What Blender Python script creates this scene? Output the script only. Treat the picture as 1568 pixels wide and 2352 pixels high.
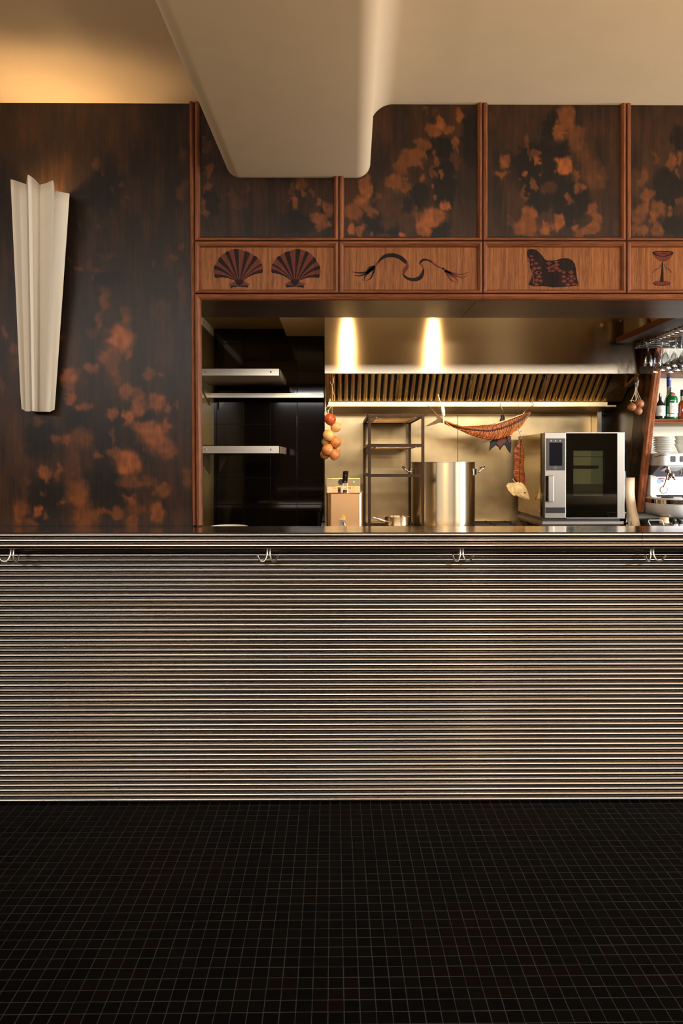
import bpy, bmesh, math, random
import numpy as np
from mathutils import Vector, Matrix, noise as mnoise
random.seed(7); np.random.seed(7)
for o in list(bpy.data.objects): bpy.data.objects.remove(o)
SC = bpy.context.scene; COL = SC.collection

# ------------------------------------------------------------------ camera
F = 1663.0; CX = 784.0; HZ = 1060.0; CAMH = 1.387; PSI = -math.atan(12/1663.0)
cam = bpy.data.cameras.new('camera'); camo = bpy.data.objects.new('camera', cam); COL.objects.link(camo)
cam.sensor_fit = 'HORIZONTAL'; cam.sensor_width = 36; cam.lens = 36*F/1568
cam.shift_y = -(1176-HZ)/1568; cam.clip_start = 0.05
camo.location = (0, 0, CAMH); camo.rotation_euler = (math.pi/2, 0, PSI)
SC.camera = camo

def P(px, py, Y):
    """world point seen at pixel (px,py) of the photograph and standing in the plane Y"""
    dx = (px-CX)/F; dz = (HZ-py)/F
    c, s = math.cos(PSI), math.sin(PSI)
    xd = dx*c - s; yd = dx*s + c
    t = Y/yd
    return Vector((t*xd, Y, CAMH+t*dz))

# ------------------------------------------------------------------ world and light
w = bpy.data.worlds.new('world'); SC.world = w; w.use_nodes = True
bgn = w.node_tree.nodes['Background']; bgn.inputs[0].default_value = (1, 0.95, .88, 1); bgn.inputs[1].default_value = 0.02
SC.view_settings.view_transform = 'Standard'; SC.view_settings.look = 'None'
SC.view_settings.gamma = 1; SC.view_settings.use_curve_mapping = False
SC.view_settings.exposure = 0.9

def area(name, loc, rot, sx, sy, power, col, spread=180):
    l = bpy.data.lights.new(name, 'AREA'); l.shape = 'RECTANGLE'; l.size = sx; l.size_y = sy
    l.energy = power; l.color = col; l.spread = math.radians(spread)
    o = bpy.data.objects.new(name, l); COL.objects.link(o); o.location = loc; o.rotation_euler = rot
    return o
def spot(name, loc, tgt, power, col, size=60, blend=.5, rad=.03):
    l = bpy.data.lights.new(name, 'SPOT'); l.energy = power; l.color = col; l.spot_size = math.radians(size)
    l.spot_blend = blend; l.shadow_soft_size = rad
    o = bpy.data.objects.new(name, l); COL.objects.link(o); o.location = loc
    d = Vector(tgt)-Vector(loc); o.rotation_euler = d.to_track_quat('-Z', 'Y').to_euler()
    return o
def point(name, loc, power, col, rad=.03):
    l = bpy.data.lights.new(name, 'POINT'); l.energy = power; l.color = col; l.shadow_soft_size = rad
    o = bpy.data.objects.new(name, l); COL.objects.link(o); o.location = loc
    return o
DAY = (1.0, .965, .94); COOL = (.93, .96, 1.0); WARM = (1.0, .62, .28); GOLD = (1.0, .63, .27)
REAR = -2.6
# daylight through the high street windows behind the photographer
for k, wx in enumerate((-3.4, -1.1, 1.2, 3.5)):
    area('window_daylight', (wx, REAR+.08, 2.69), (math.pi/2, 0, 0), 2.3, .42, 36, DAY)
# daylight through the window in the right wall
area('side_daylight', (4.55, .6, 1.75), (math.pi/2, 0, math.pi/2), 1.9, 1.7, 60, (1, .97, .94))
# daylight at the bar end, off to the right
area('bar_daylight', (4.55, 3.0, 1.75), (math.pi/2, 0, math.radians(62)), .8, 1.5, 40, COOL, 90)
# ceiling spots in the kitchen
KS = [P(806, 725, 4.45).x, P(1072, 725, 4.45).x]
for sx_ in KS:
    spot('kitchen_spot', (sx_*.86, 3.72, 2.28), (sx_*.92, 4.62, 1.18), 40, GOLD, 115, 1.0, .03)
# lamp inside the wall sconce
pl = P(93, 500, 3.03)
point('sconce_lamp', (pl.x, 3.048, 2.42), 5, (1.0, .66, .34), .018)
# upward fill lights added out of view to brighten the ceiling and beam
for ux, uy, uz, up in ((1.75, 1.45, 1.15, 13), (-1.75, 1.3, 1.15, 5), (3.6, .8, 1.3, 16), (-1.7, -1.9, 1.9, 20)):
    area('ceiling_fill', (ux, uy, uz), (math.pi, 0, 0), .35, .25, up, (1, .74, .46), 160)
point('room_lamp', (1.4, -1.4, 1.9), 14, (1, .72, .46), .12)

# ------------------------------------------------------------------ materials
def new_mat(name):
    m = bpy.data.materials.new(name); m.use_nodes = True
    return m, m.node_tree.nodes, m.node_tree.links, m.node_tree.nodes['Principled BSDF']
def srgb(r, g, b):
    f = lambda c: (c/255/12.92) if c/255 <= .04045 else ((c/255+.055)/1.055)**2.4
    return (f(r), f(g), f(b), 1)
def plain(name, rgb, rough=.5, metal=0, bump=0, bscale=200, spec=.5, var=0, vscale=8, coat=0):
    m, N, L, B = new_mat(name)
    B.inputs['Base Color'].default_value = srgb(*rgb); B.inputs['Roughness'].default_value = rough
    B.inputs['Metallic'].default_value = metal; B.inputs['Specular IOR Level'].default_value = spec
    B.inputs['Coat Weight'].default_value = coat
    if var or bump:
        g = N.new('ShaderNodeNewGeometry')
    if var:
        n = N.new('ShaderNodeTexNoise'); n.inputs['Scale'].default_value = vscale; n.inputs['Detail'].default_value = 6
        L.new(g.outputs['Position'], n.inputs['Vector'])
        h = N.new('ShaderNodeHueSaturation'); mr = N.new('ShaderNodeMapRange')
        mr.inputs['From Min'].default_value = .3; mr.inputs['From Max'].default_value = .7
        mr.inputs['To Min'].default_value = 1-var; mr.inputs['To Max'].default_value = 1+var
        L.new(n.outputs['Fac'], mr.inputs['Value']); L.new(mr.outputs[0], h.inputs['Value'])
        h.inputs['Color'].default_value = srgb(*rgb); L.new(h.outputs[0], B.inputs['Base Color'])
    if bump:
        n = N.new('ShaderNodeTexNoise'); n.inputs['Scale'].default_value = bscale; n.inputs['Detail'].default_value = 4
        L.new(g.outputs['Position'], n.inputs['Vector'])
        b = N.new('ShaderNodeBump'); b.inputs['Strength'].default_value = bump; b.inputs['Distance'].default_value = .002
        L.new(n.outputs['Fac'], b.inputs['Height']); L.new(b.outputs[0], B.inputs['Normal'])
    return m
def emit(name, rgb, s):
    m, N, L, B = new_mat(name)
    B.inputs['Base Color'].default_value = srgb(*rgb); B.inputs['Emission Color'].default_value = srgb(*rgb)
    B.inputs['Emission Strength'].default_value = s
    return m
def steel(name, rgb, rough=.3, aniso=0., mottle=0., scale=(40, 40, 3), rot=0.):
    """brushed stainless steel; horizontal brushing gives vertical streaks"""
    m, N, L, B = new_mat(name)
    B.inputs['Metallic'].default_value = 1
    g = N.new('ShaderNodeNewGeometry')
    mp = N.new('ShaderNodeVectorMath'); mp.operation = 'MULTIPLY'; mp.inputs[1].default_value = scale
    L.new(g.outputs['Position'], mp.inputs[0])
    n = N.new('ShaderNodeTexNoise'); n.inputs['Scale'].default_value = 1; n.inputs['Detail'].default_value = 5
    L.new(mp.outputs[0], n.inputs['Vector'])
    r = N.new('ShaderNodeMapRange'); r.inputs['From Min'].default_value = .3; r.inputs['From Max'].default_value = .7
    r.inputs['To Min'].default_value = rough*(1-.25*(not aniso)); r.inputs['To Max'].default_value = rough*(1+.35*(not aniso))
    L.new(n.outputs['Fac'], r.inputs['Value']); L.new(r.outputs[0], B.inputs['Roughness'])
    h = N.new('ShaderNodeHueSaturation'); h.inputs['Color'].default_value = srgb(*rgb)
    r2 = N.new('ShaderNodeMapRange'); r2.inputs['From Min'].default_value = .3; r2.inputs['From Max'].default_value = .7
    r2.inputs['To Min'].default_value = 1-mottle; r2.inputs['To Max'].default_value = 1
    n2 = N.new('ShaderNodeTexNoise'); n2.inputs['Scale'].default_value = 3; n2.inputs['Detail'].default_value = 6
    L.new(g.outputs['Position'], n2.inputs['Vector']); L.new(n2.outputs['Fac'], r2.inputs['Value'])
    L.new(r2.outputs[0], h.inputs['Value']); L.new(h.outputs[0], B.inputs['Base Color'])
    if aniso:
        B.inputs['Anisotropic'].default_value = aniso
        B.inputs['Anisotropic Rotation'].default_value = rot
        c = N.new('ShaderNodeVectorMath'); c.operation = 'CROSS_PRODUCT'; c.inputs[0].default_value = (0, 0.02, 1)
        L.new(g.outputs['True Normal'], c.inputs[1]); L.new(c.outputs[0], B.inputs['Tangent'])
    return m
def grain_nodes(N, L, axis, fine=420.):
    """streaky wood grain running along axis 'x','y' or 'z' in world space; returns the noise factor socket"""
    g = N.new('ShaderNodeNewGeometry')
    mp = N.new('ShaderNodeVectorMath'); mp.operation = 'MULTIPLY'
    s = {'x': (fine*.04, fine, fine), 'y': (fine, fine*.04, fine), 'z': (fine, fine, fine*.04)}[axis]
    mp.inputs[1].default_value = s; L.new(g.outputs['Position'], mp.inputs[0])
    n = N.new('ShaderNodeTexNoise'); n.inputs['Scale'].default_value = 1; n.inputs['Detail'].default_value = 3
    n.inputs['Roughness'].default_value = .6
    L.new(mp.outputs[0], n.inputs['Vector'])
    mp2 = N.new('ShaderNodeVectorMath'); mp2.operation = 'MULTIPLY'
    mp2.inputs[1].default_value = tuple(a*.16 for a in s); L.new(g.outputs['Position'], mp2.inputs[0])
    n2 = N.new('ShaderNodeTexNoise'); n2.inputs['Scale'].default_value = 1; n2.inputs['Detail'].default_value = 4
    L.new(mp2.outputs[0], n2.inputs['Vector'])
    mx = N.new('ShaderNodeMath'); mx.operation = 'MULTIPLY_ADD'; mx.inputs[1].default_value = .55
    sc = N.new('ShaderNodeMath'); sc.operation = 'MULTIPLY'; sc.inputs[1].default_value = .45
    L.new(n2.outputs['Fac'], sc.inputs[0]); L.new(n.outputs['Fac'], mx.inputs[0]); L.new(sc.outputs[0], mx.inputs[2])
    return mx.outputs[0], g
def wood(name, c1, c2, axis='z', rough=.4, fine=420., bump=.3, coat=0.):
    m, N, L, B = new_mat(name)
    f, g = grain_nodes(N, L, axis, fine)
    cr = N.new('ShaderNodeValToRGB'); cr.color_ramp.elements[0].position = .36; cr.color_ramp.elements[1].position = .64
    cr.color_ramp.elements[0].color = srgb(*c1); cr.color_ramp.elements[1].color = srgb(*c2)
    L.new(f, cr.inputs['Fac']); L.new(cr.outputs[0], B.inputs['Base Color'])
    b = N.new('ShaderNodeBump'); b.inputs['Strength'].default_value = bump; b.inputs['Distance'].default_value = .0006
    L.new(f, b.inputs['Height']); L.new(b.outputs[0], B.inputs['Normal'])
    B.inputs['Roughness'].default_value = rough; B.inputs['Coat Weight'].default_value = coat; B.inputs['Specular IOR Level'].default_value = .25
    B.inputs['Coat Roughness'].default_value = .15
    return m
def burl(name, attr=True, gain=1.0, rough=.36):
    """scorched oak veneer: dark field, orange burnt-through patches stored per vertex plus fine vertical grain"""
    m, N, L, B = new_mat(name)
    f, g = grain_nodes(N, L, 'z', 520.)
    if attr:
        a = N.new('ShaderNodeAttribute'); a.attribute_name = 'blotch'; src = a.outputs['Fac']
    else:
        mp = N.new('ShaderNodeVectorMath'); mp.operation = 'MULTIPLY'; mp.inputs[1].default_value = (16, 16, 9)
        L.new(g.outputs['Position'], mp.inputs[0])
        nb = N.new('ShaderNodeTexNoise'); nb.inputs['Scale'].default_value = 1.; nb.inputs['Detail'].default_value = 4
        L.new(mp.outputs[0], nb.inputs['Vector'])
        mr = N.new('ShaderNodeMapRange'); mr.inputs['From Min'].default_value = .4; mr.inputs['From Max'].default_value = .75
        L.new(nb.outputs['Fac'], mr.inputs['Value']); src = mr.outputs[0]
    mr = N.new('ShaderNodeMapRange'); mr.inputs['From Min'].default_value = .25; mr.inputs['From Max'].default_value = .75
    mr.inputs['To Min'].default_value = -.13; mr.inputs['To Max'].default_value = .13
    L.new(f, mr.inputs['Value'])
    ad = N.new('ShaderNodeMath'); ad.operation = 'ADD'; L.new(src, ad.inputs[0]); L.new(mr.outputs[0], ad.inputs[1])
    cr = N.new('ShaderNodeValToRGB'); E = cr.color_ramp.elements
    E[0].position = 0; E[0].color = srgb(20, 14, 8)
    E[1].position = 1; E[1].color = srgb(150, 80, 36)
    for p, c in ((.14, (34, 22, 11)), (.34, (60, 35, 16)), (.6, (98, 53, 22))):
        e = E.new(p); e.color = srgb(*c)
    L.new(ad.outputs[0], cr.inputs['Fac']); L.new(cr.outputs[0], B.inputs['Base Color'])
    b = N.new('ShaderNodeBump'); b.inputs['Strength'].default_value = .5; b.inputs['Distance'].default_value = .0006
    L.new(f, b.inputs['Height']); L.new(b.outputs[0], B.inputs['Normal'])
    B.inputs['Roughness'].default_value = rough; B.inputs['Specular IOR Level'].default_value = .16
    return m
def glass(name, rgb=(255, 255, 255), rough=0., ior=1.45):
    m, N, L, B = new_mat(name)
    B.inputs['Base Color'].default_value = srgb(*rgb); B.inputs['Roughness'].default_value = rough
    B.inputs['Transmission Weight'].default_value = 1; B.inputs['IOR'].default_value = ior
    return m

M = {}
M['plaster'] = plain('ceiling plaster', (206, 184, 152), .75, bump=.06, bscale=60, var=.02)
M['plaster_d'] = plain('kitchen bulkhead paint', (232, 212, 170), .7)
M['olive'] = plain('olive brown wall sheet', (120, 98, 56), .25)
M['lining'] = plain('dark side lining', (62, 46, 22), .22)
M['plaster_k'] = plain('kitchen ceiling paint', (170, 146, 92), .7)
M['cream'] = plain('cream wall paint', (214, 205, 180), .7)
M['roomwall'] = plain('room wall', (70, 50, 36), .7)
M['oak_v'] = wood('reddish oak vertical', (76, 40, 21), (138, 82, 50), 'z')
M['oak_h'] = wood('reddish oak horizontal', (76, 40, 21), (138, 82, 50), 'x')
M['oak_y'] = wood('reddish oak deep', (80, 38, 22), (130, 70, 44), 'y')
M['oak_gap'] = plain('groove shadow wood', (34, 18, 12), .6)
M['panel_oak'] = wood('marquetry oak', (88, 48, 20), (144, 88, 43), 'z', .42, 560.)
M['soffit'] = wood('dark polished soffit', (30, 16, 9), (74, 42, 20), 'x', .3, 60., .05, 0)
M['inlay_dark'] = wood('inlay dark', (24, 16, 14), (42, 28, 24), 'z', .4)
M['inlay_mid'] = wood('inlay red brown', (78, 36, 26), (98, 48, 34), 'z', .4)
for k_, v_ in (('inlay_dark', .04), ('inlay_mid', .06), ('panel_oak', .12), ('oak_v', .16), ('oak_h', .16)):
    M[k_].node_tree.nodes['Principled BSDF'].inputs['Specular IOR Level'].default_value = v_
M['burl'] = burl('scorched oak panel')
M['burl_side'] = burl('scorched oak side', attr=False)
M['tube'] = steel('polished steel tube', (176, 166, 154), .15, scale=(2, 2, 2))
M['counter'] = steel('counter steel', (186, 164, 142), .15, scale=(3, 3, 3))
M['chrome'] = steel('chrome', (205, 200, 192), .1)
M['hood'] = steel('hood steel', (208, 192, 168), .20, .97, 0, (3, 3, 3), .25)
M['hood_in'] = steel('hood filter steel', (240, 214, 160), .30, .0, .05, (3, 3, 3))
M['splash'] = steel('gold lit backsplash steel', (200, 174, 128), .34, .4, .5, (8, 8, 2))  # gold lamplight put into the neutral steel colour; mottle adds light-dark contrast
M['pot'] = steel('pot steel', (200, 186, 158), .36, .93, 0, (3, 3, 3), .25)
M['fryer'] = steel('fryer steel', (214, 168, 118), .34, .3, .1, (3, 3, 3), .25)
M['rack'] = steel('rack steel', (66, 52, 40), .42, 0, .3)
M['shelf'] = steel('shelf steel', (200, 192, 178), .34, .4, .05)
M['oven'] = steel('oven steel', (156, 149, 138), .36, .3, .04)
M['oven_side'] = steel('oven side steel', (196, 176, 136), .07, 0, .06)
M['machine'] = plain('espresso machine pearl steel', (214, 211, 206), .3, .2)
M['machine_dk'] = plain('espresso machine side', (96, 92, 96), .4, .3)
M['brightplate'] = plain('espresso bright plate', (196, 200, 208), .2, .3)
M['black'] = plain('black plastic', (18, 17, 17), .35)
M['blackrough'] = plain('cast iron black', (22, 20, 18), .6)
M['ovenglass'] = plain('oven dark glass', (46, 44, 40), .08, 0, coat=.5)
M['screen'] = plain('oven screen', (18, 18, 22), .1, 0)
M['panelgrey'] = plain('oven control panel grey', (52, 50, 46), .3)
M['windowtile'] = plain('oven cavity', (180, 172, 140), .5)
M['tile'] = plain('black glossy wall tile', (14, 10, 7), .06, 0, spec=.6)
M['grout_w'] = plain('wall grout', (78, 56, 30), .7)
M['ftile'] = plain('black floor mosaic', (5, 5, 5), .5, 0, spec=.04, var=.25, vscale=3, bump=.15, bscale=120)
M['fgrout'] = plain('floor grout', (36, 31, 28), .9)
M['sconce'] = plain('sconce plaster', (196, 184, 162), .7, bump=.08, bscale=900)
M['green_glass'] = glass('green bottle glass', (20, 140, 70)); M['clear'] = bpy.data.materials.new('clear glass'); M['clear'].use_nodes = True
N_, L_ = M['clear'].node_tree.nodes, M['clear'].node_tree.links; N_.clear()
o_ = N_.new('ShaderNodeOutputMaterial'); t_ = N_.new('ShaderNodeBsdfTransparent'); t_.inputs[0].default_value = (.93, .94, .94, 1)
g_ = N_.new('ShaderNodeBsdfGlossy'); g_.inputs['Roughness'].default_value = .05
w_ = N_.new('ShaderNodeLayerWeight'); w_.inputs[0].default_value = .5; x_ = N_.new('ShaderNodeMixShader')
L_.new(w_.outputs['Facing'], x_.inputs[0]); L_.new(t_.outputs[0], x_.inputs[1]); L_.new(g_.outputs[0], x_.inputs[2]); L_.new(x_.outputs[0], o_.inputs[0])
M['green'] = plain('green bottle', (8, 92, 40), .08, coat=.6)
M['dark_bottle'] = plain('dark bottle', (30, 34, 34), .08, coat=.6)
M['amber'] = plain('amber spirit', (150, 62, 18), .1, coat=.5)
M['pale_bottle'] = plain('pale bottle', (176, 168, 140), .12, coat=.5)
M['paper'] = plain('label paper', (226, 218, 200), .6)
M['blue'] = plain('blue capsule', (28, 48, 132), .35)
M['red'] = plain('red seal', (160, 28, 42), .4)
M['white'] = plain('white porcelain', (226, 222, 208), .2, coat=.3)
M['silver'] = plain('silver band', (180, 178, 176), .3, .8)
M['hook'] = steel('satin hook steel', (222, 212, 196), .3)
M['copper'] = plain('brownish chrome', (150, 118, 92), .18, 1)
M['onion'] = plain('onion skin', (186, 118, 66), .35, bump=.1, bscale=40, var=.25, vscale=28)
M['onion_red'] = plain('dark onion skin', (168, 74, 36), .3, bump=.1, bscale=40, var=.3, vscale=28)
M['onion_pale'] = plain('pale onion skin', (206, 158, 98), .35, bump=.1, bscale=40, var=.2, vscale=28)
M['onion_dry'] = plain('dry brown bulb', (140, 84, 44), .55, bump=.3, bscale=90, var=.3, vscale=40)
M['string'] = plain('string', (214, 188, 140), .8)
M['wire'] = steel('wire hook steel', (180, 168, 148), .25)
M['fish'] = plain('dried fish flesh', (128, 64, 26), .4, bump=.6, bscale=160, var=.5, vscale=60)
M['fish_rib'] = plain('dried fish ribs', (206, 128, 54), .4, var=.3, vscale=90)
M['fish_spine'] = plain('dried fish spine', (60, 24, 12), .5, bump=.5, bscale=180, var=.4, vscale=90)
M['fish_pale'] = plain('dried fish edge', (224, 190, 128), .45, var=.15, vscale=60)
M['fish_fin'] = plain('dried fin', (92, 68, 34), .5, bump=.4, bscale=200, var=.3, vscale=60)
M['fish_dark'] = plain('dark dried fish', (34, 24, 18), .45, bump=.5, bscale=120, var=.4, vscale=60)
M['fish_head'] = plain('pale fish head', (216, 196, 148), .3, var=.2, vscale=50, bump=.2, bscale=80)
M['yellow'] = plain('warning yellow', (236, 196, 40), .5)
M['card'] = plain('brown cardboard', (190, 140, 84), .8, var=.05)
M['board'] = plain('tan board', (206, 178, 140), .6, var=.05)
M['orange_edge'] = wood('orange lit oak edge', (100, 56, 34), (168, 98, 56), 'z', .4)
M['led_green'] = emit('green pilot lamp', (30, 230, 120), 3); M['led_red'] = emit('red pilot lamp', (230, 70, 30), 1)
M['bulb'] = emit('sconce bulb', (255, 190, 110), 6)
M['ovenlamp'] = emit('oven cavity lamp', (255, 235, 200), 2.5)
M['icon'] = plain('grey icon print', (150, 146, 138), .5)
M['print_dark'] = plain('dark print', (60, 52, 46), .6)
M['decal_blue'] = plain('blue decal', (130, 160, 205), .4); M['decal_red'] = plain('red decal', (190, 70, 90), .4)

# ------------------------------------------------------------------ mesh helpers
ORG = {}
class MB:
    def __init__(s): s.v = []; s.f = []; s.m = []; s.mi = 0
    def add(s, vs, fs):
        b = len(s.v); s.v += [tuple(v) for v in vs]
        s.f += [tuple(b+i for i in f) for f in fs]; s.m += [s.mi]*len(fs); return s
    def box(s, x0, x1, y0, y1, z0, z1):
        if x1 < x0: x0, x1 = x1, x0
        if y1 < y0: y0, y1 = y1, y0
        if z1 < z0: z0, z1 = z1, z0
        vs = [(x, y, z) for z in (z0, z1) for y in (y0, y1) for x in (x0, x1)]
        return s.add(vs, [(0, 2, 3, 1), (4, 5, 7, 6), (0, 1, 5, 4), (2, 6, 7, 3), (0, 4, 6, 2), (1, 3, 7, 5)])
    def tube(s, pts, r, n=8, cap=True, closed=False):
        pts = [Vector(p) for p in pts]; N = len(pts)
        rs = r if isinstance(r, (list, tuple)) else [r]*N
        ring = []; prev = None
        for i, p in enumerate(pts):
            if closed: t = pts[(i+1) % N]-pts[i-1]
            else: t = (pts[min(i+1, N-1)]-pts[max(i-1, 0)])
            t.normalize()
            if prev is None:
                a = Vector((0, 0, 1)) if abs(t.z) < .9 else Vector((1, 0, 0))
                u = t.cross(a).normalized()
            else:
                u = (prev - t*prev.dot(t)).normalized()
            prev = u; v = t.cross(u)
            ring.append([p+(u*math.cos(2*math.pi*k/n)+v*math.sin(2*math.pi*k/n))*rs[i] for k in range(n)])
        vs = [q for rg in ring for q in rg]; fs = []
        for i in range(N if closed else N-1):
            j = (i+1) % N
            for k in range(n):
                k2 = (k+1) % n; fs.append((i*n+k, i*n+k2, j*n+k2, j*n+k))
        if cap and not closed:
            fs.append(tuple(range(n))[::-1]); fs.append(tuple((N-1)*n+k for k in range(n)))
        return s.add(vs, fs)
    def lathe(s, c, prof, n=24, axis='z', cap=True):
        """prof: list of (radius, height) about c"""
        c = Vector(c); vs = []; fs = []
        for r, h in prof:
            for k in range(n):
                a = 2*math.pi*k/n; q = (r*math.cos(a), r*math.sin(a), h)
                if axis == 'y': q = (q[0], q[2], q[1])
                if axis == 'x': q = (q[2], q[0], q[1])
                vs.append(c+Vector(q))
        for i in range(len(prof)-1):
            for k in range(n):
                k2 = (k+1) % n; fs.append((i*n+k, i*n+k2, (i+1)*n+k2, (i+1)*n+k))
        if cap:
            if prof[0][0] > 1e-5: fs.append(tuple(range(n))[::-1])
            if prof[-1][0] > 1e-5: fs.append(tuple((len(prof)-1)*n+k for k in range(n)))
        return s.add(vs, fs)
    def prism(s, pts, d):
        """closed polygon of world points extruded by vector d"""
        pts = [Vector(p) for p in pts]; d = Vector(d); n = len(pts)
        from mathutils.geometry import tessellate_polygon
        tris = tessellate_polygon([pts])
        fs = [tuple(t) for t in tris]+[tuple(i+n for i in t[::-1]) for t in tris]
        fs += [(i, (i+1) % n, (i+1) % n+n, i+n) for i in range(n)]
        return s.add(pts+[p+d for p in pts], fs)
    def grid(s, rows, closed_u=False):
        nv = len(rows[0]); vs = [p for r in rows for p in r]; fs = []
        for i in range(len(rows)-1):
            for k in range(nv if closed_u else nv-1):
                k2 = (k+1) % nv; fs.append((i*nv+k, i*nv+k2, (i+1)*nv+k2, (i+1)*nv+k))
        return s.add(vs, fs)
    def sphere(s, c, r, n=20, m=12, sq=(1, 1, 1), fn=None):
        c = Vector(c); rows = []
        for i in range(m+1):
            t = math.pi*i/m; row = []
            for k in range(n):
                a = 2*math.pi*k/n; d = Vector((math.sin(t)*math.cos(a), math.sin(t)*math.sin(a), math.cos(t)))
                rr = r*(fn(d) if fn else 1)
                row.append(c+Vector((d.x*sq[0], d.y*sq[1], d.z*sq[2]))*rr)
            rows.append(row)
        return s.grid(rows, True)

def link_mesh(name, mb, mats, parent=None, smooth=40, bevel=0, fixn=True):
    me = bpy.data.meshes.new(name)
    org = ORG.get(parent.name, Vector((0, 0, 0))) if parent else Vector((0, 0, 0))
    me.from_pydata([tuple(Vector(v)-org) for v in mb.v], [], mb.f)
    if not isinstance(mats, (list, tuple)): mats = [mats]
    for m in mats: me.materials.append(M[m] if isinstance(m, str) else m)
    me.polygons.foreach_set('material_index', mb.m)
    if fixn or bevel:
        b = bmesh.new(); b.from_mesh(me)
        bmesh.ops.remove_doubles(b, verts=b.verts, dist=1e-6)
        bmesh.ops.recalc_face_normals(b, faces=b.faces)
        b.to_mesh(me); b.free()
    o = bpy.data.objects.new(name, me); COL.objects.link(o)
    if parent: o.parent = parent; ORG[o.name] = org
    else: ORG[o.name] = Vector((0, 0, 0))
    if bevel:
        md = o.modifiers.new('bevel', 'BEVEL'); md.width = bevel; md.segments = 2; md.limit_method = 'ANGLE'
    if smooth:
        me.polygons.foreach_set('use_smooth', [True]*len(me.polygons))
        me.set_sharp_from_angle(angle=math.radians(smooth))
    return o
def tag(o, label=None, cat=None, group=None, kind=None):
    if label: o['label'] = label
    if cat: o['category'] = cat
    if group: o['group'] = group
    if kind: o['kind'] = kind
    return o
def thing(name, loc, label=None, cat=None, group=None, kind=None):
    o = bpy.data.objects.new(name, None); COL.objects.link(o); o.location = loc; o.empty_display_size = .05
    ORG[o.name] = Vector(loc)
    return tag(o, label, cat, group, kind)
def struct(name, mb, mats, **k):
    o = link_mesh(name, mb, mats, **k); o['kind'] = 'structure'; return o
def copy_tree(o, parent=None):
    c = o.copy(); COL.objects.link(c)
    if parent: c.parent = parent
    ORG[c.name] = ORG.get(o.name, Vector((0, 0, 0)))
    for ch in list(o.children): copy_tree(ch, c)
    return c
def cp(s, ox, oy, pts):
    """crop coordinates -> photograph pixels"""
    return [(ox+x/s, oy+y/s) for x, y in pts]
def arc(cx, cz, r, a0, a1, n=8):
    return [(cx+r*math.cos(math.radians(a0+(a1-a0)*i/n)), cz+r*math.sin(math.radians(a0+(a1-a0)*i/n))) for i in range(n+1)]
def bez(p0, p1, p2, n=8):
    p0, p1, p2 = Vector(p0), Vector(p1), Vector(p2)
    return [p0*(1-t)**2+p1*2*t*(1-t)+p2*t*t for t in [i/n for i in range(n+1)]]
def smooth_path(pts, n=5):
    pts = [Vector(p) for p in pts]; out = []
    for i in range(len(pts)-1):
        a = pts[max(i-1, 0)]; b = pts[i]; c = pts[i+1]; d = pts[min(i+2, len(pts)-1)]
        for k in range(n):
            t = k/n
            out.append(.5*((2*b)+(c-a)*t+(2*a-5*b+4*c-d)*t*t+(-a+3*b-3*c+d)*t**3))
    out.append(pts[-1]); return out

# ================================================================== SETTING
DW = 3.12                                   # plane of the panelled wall
ZC = P(200, 237, DW).z                      # ceiling height
ZB = P(680, 408, DW).z                      # underside of the dropped beam
XL_, XR_ = -4.6, 4.7
KB = 5.2                                    # kitchen back wall

# --- main ceiling with the dropped beam, one continuous plaster surface
bl = P(520, 395, DW).x; br = P(850, 340, DW).x
prof = [(XL_, ZC), (bl-.03, ZC)]
prof += [(bl-.005, ZC-.006), (bl, ZC-.03)]
r1 = .058; prof += [(x, z) for x, z in arc(bl+r1, ZB+r1, r1, 180, 270, 8)]
r2 = .062; prof += [(x, z) for x, z in arc(br-r2, ZB+r2, r2, 270, 360, 10)]
r3 = .10; prof += [(x, z) for x, z in arc(br+r3, ZC-r3, r3, 180, 90, 12)]
prof += [(XR_, ZC)]
m = MB(); rows = []
for y in (DW+.012, 2.6, 2.0, 1.2, .5):
    sk = (y-DW)*.022
    rows.append([(x+(sk if abs(x) < 1.2 else 0), y, z) for x, z in prof])
m.grid(rows)
m.add(rows[-1][1:-1], [tuple(range(len(prof)-2))])           # beam cut short out of view so window light reaches the counter tubes
m.add([(XL_, .5, ZC), (XR_, .5, ZC), (XR_, REAR, ZC), (XL_, REAR, ZC)], [(0, 1, 2, 3)])
ceil = struct('ceiling', m, 'plaster', smooth=50)
# --- room shell
m = MB(); m.box(XL_, XR_, REAR-.1, 6.2, -.2, -.0009); floor = struct('floor', m, 'fgrout', smooth=0)
m = MB(); m.box(XL_-.1, XL_, REAR-.1, 3.2, 0, ZC+.1); struct('wall_left', m, 'roomwall', smooth=0)
m = MB(); m.box(XR_, XR_+.1, REAR-.1, 6.0, 0, ZC+.1); struct('wall_right', m, 'roomwall', smooth=0)
m = MB(); m.box(XL_-.1, XR_+.1, REAR-.2, REAR-.1, 0, ZC+.1); struct('wall_front', m, 'roomwall', smooth=0)
m = MB(); m.box(XL_, XR_, REAR-.1, DW+.3, ZC+.02, ZC+.12); struct('ceiling_slab', m, 'plaster', smooth=0)
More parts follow.
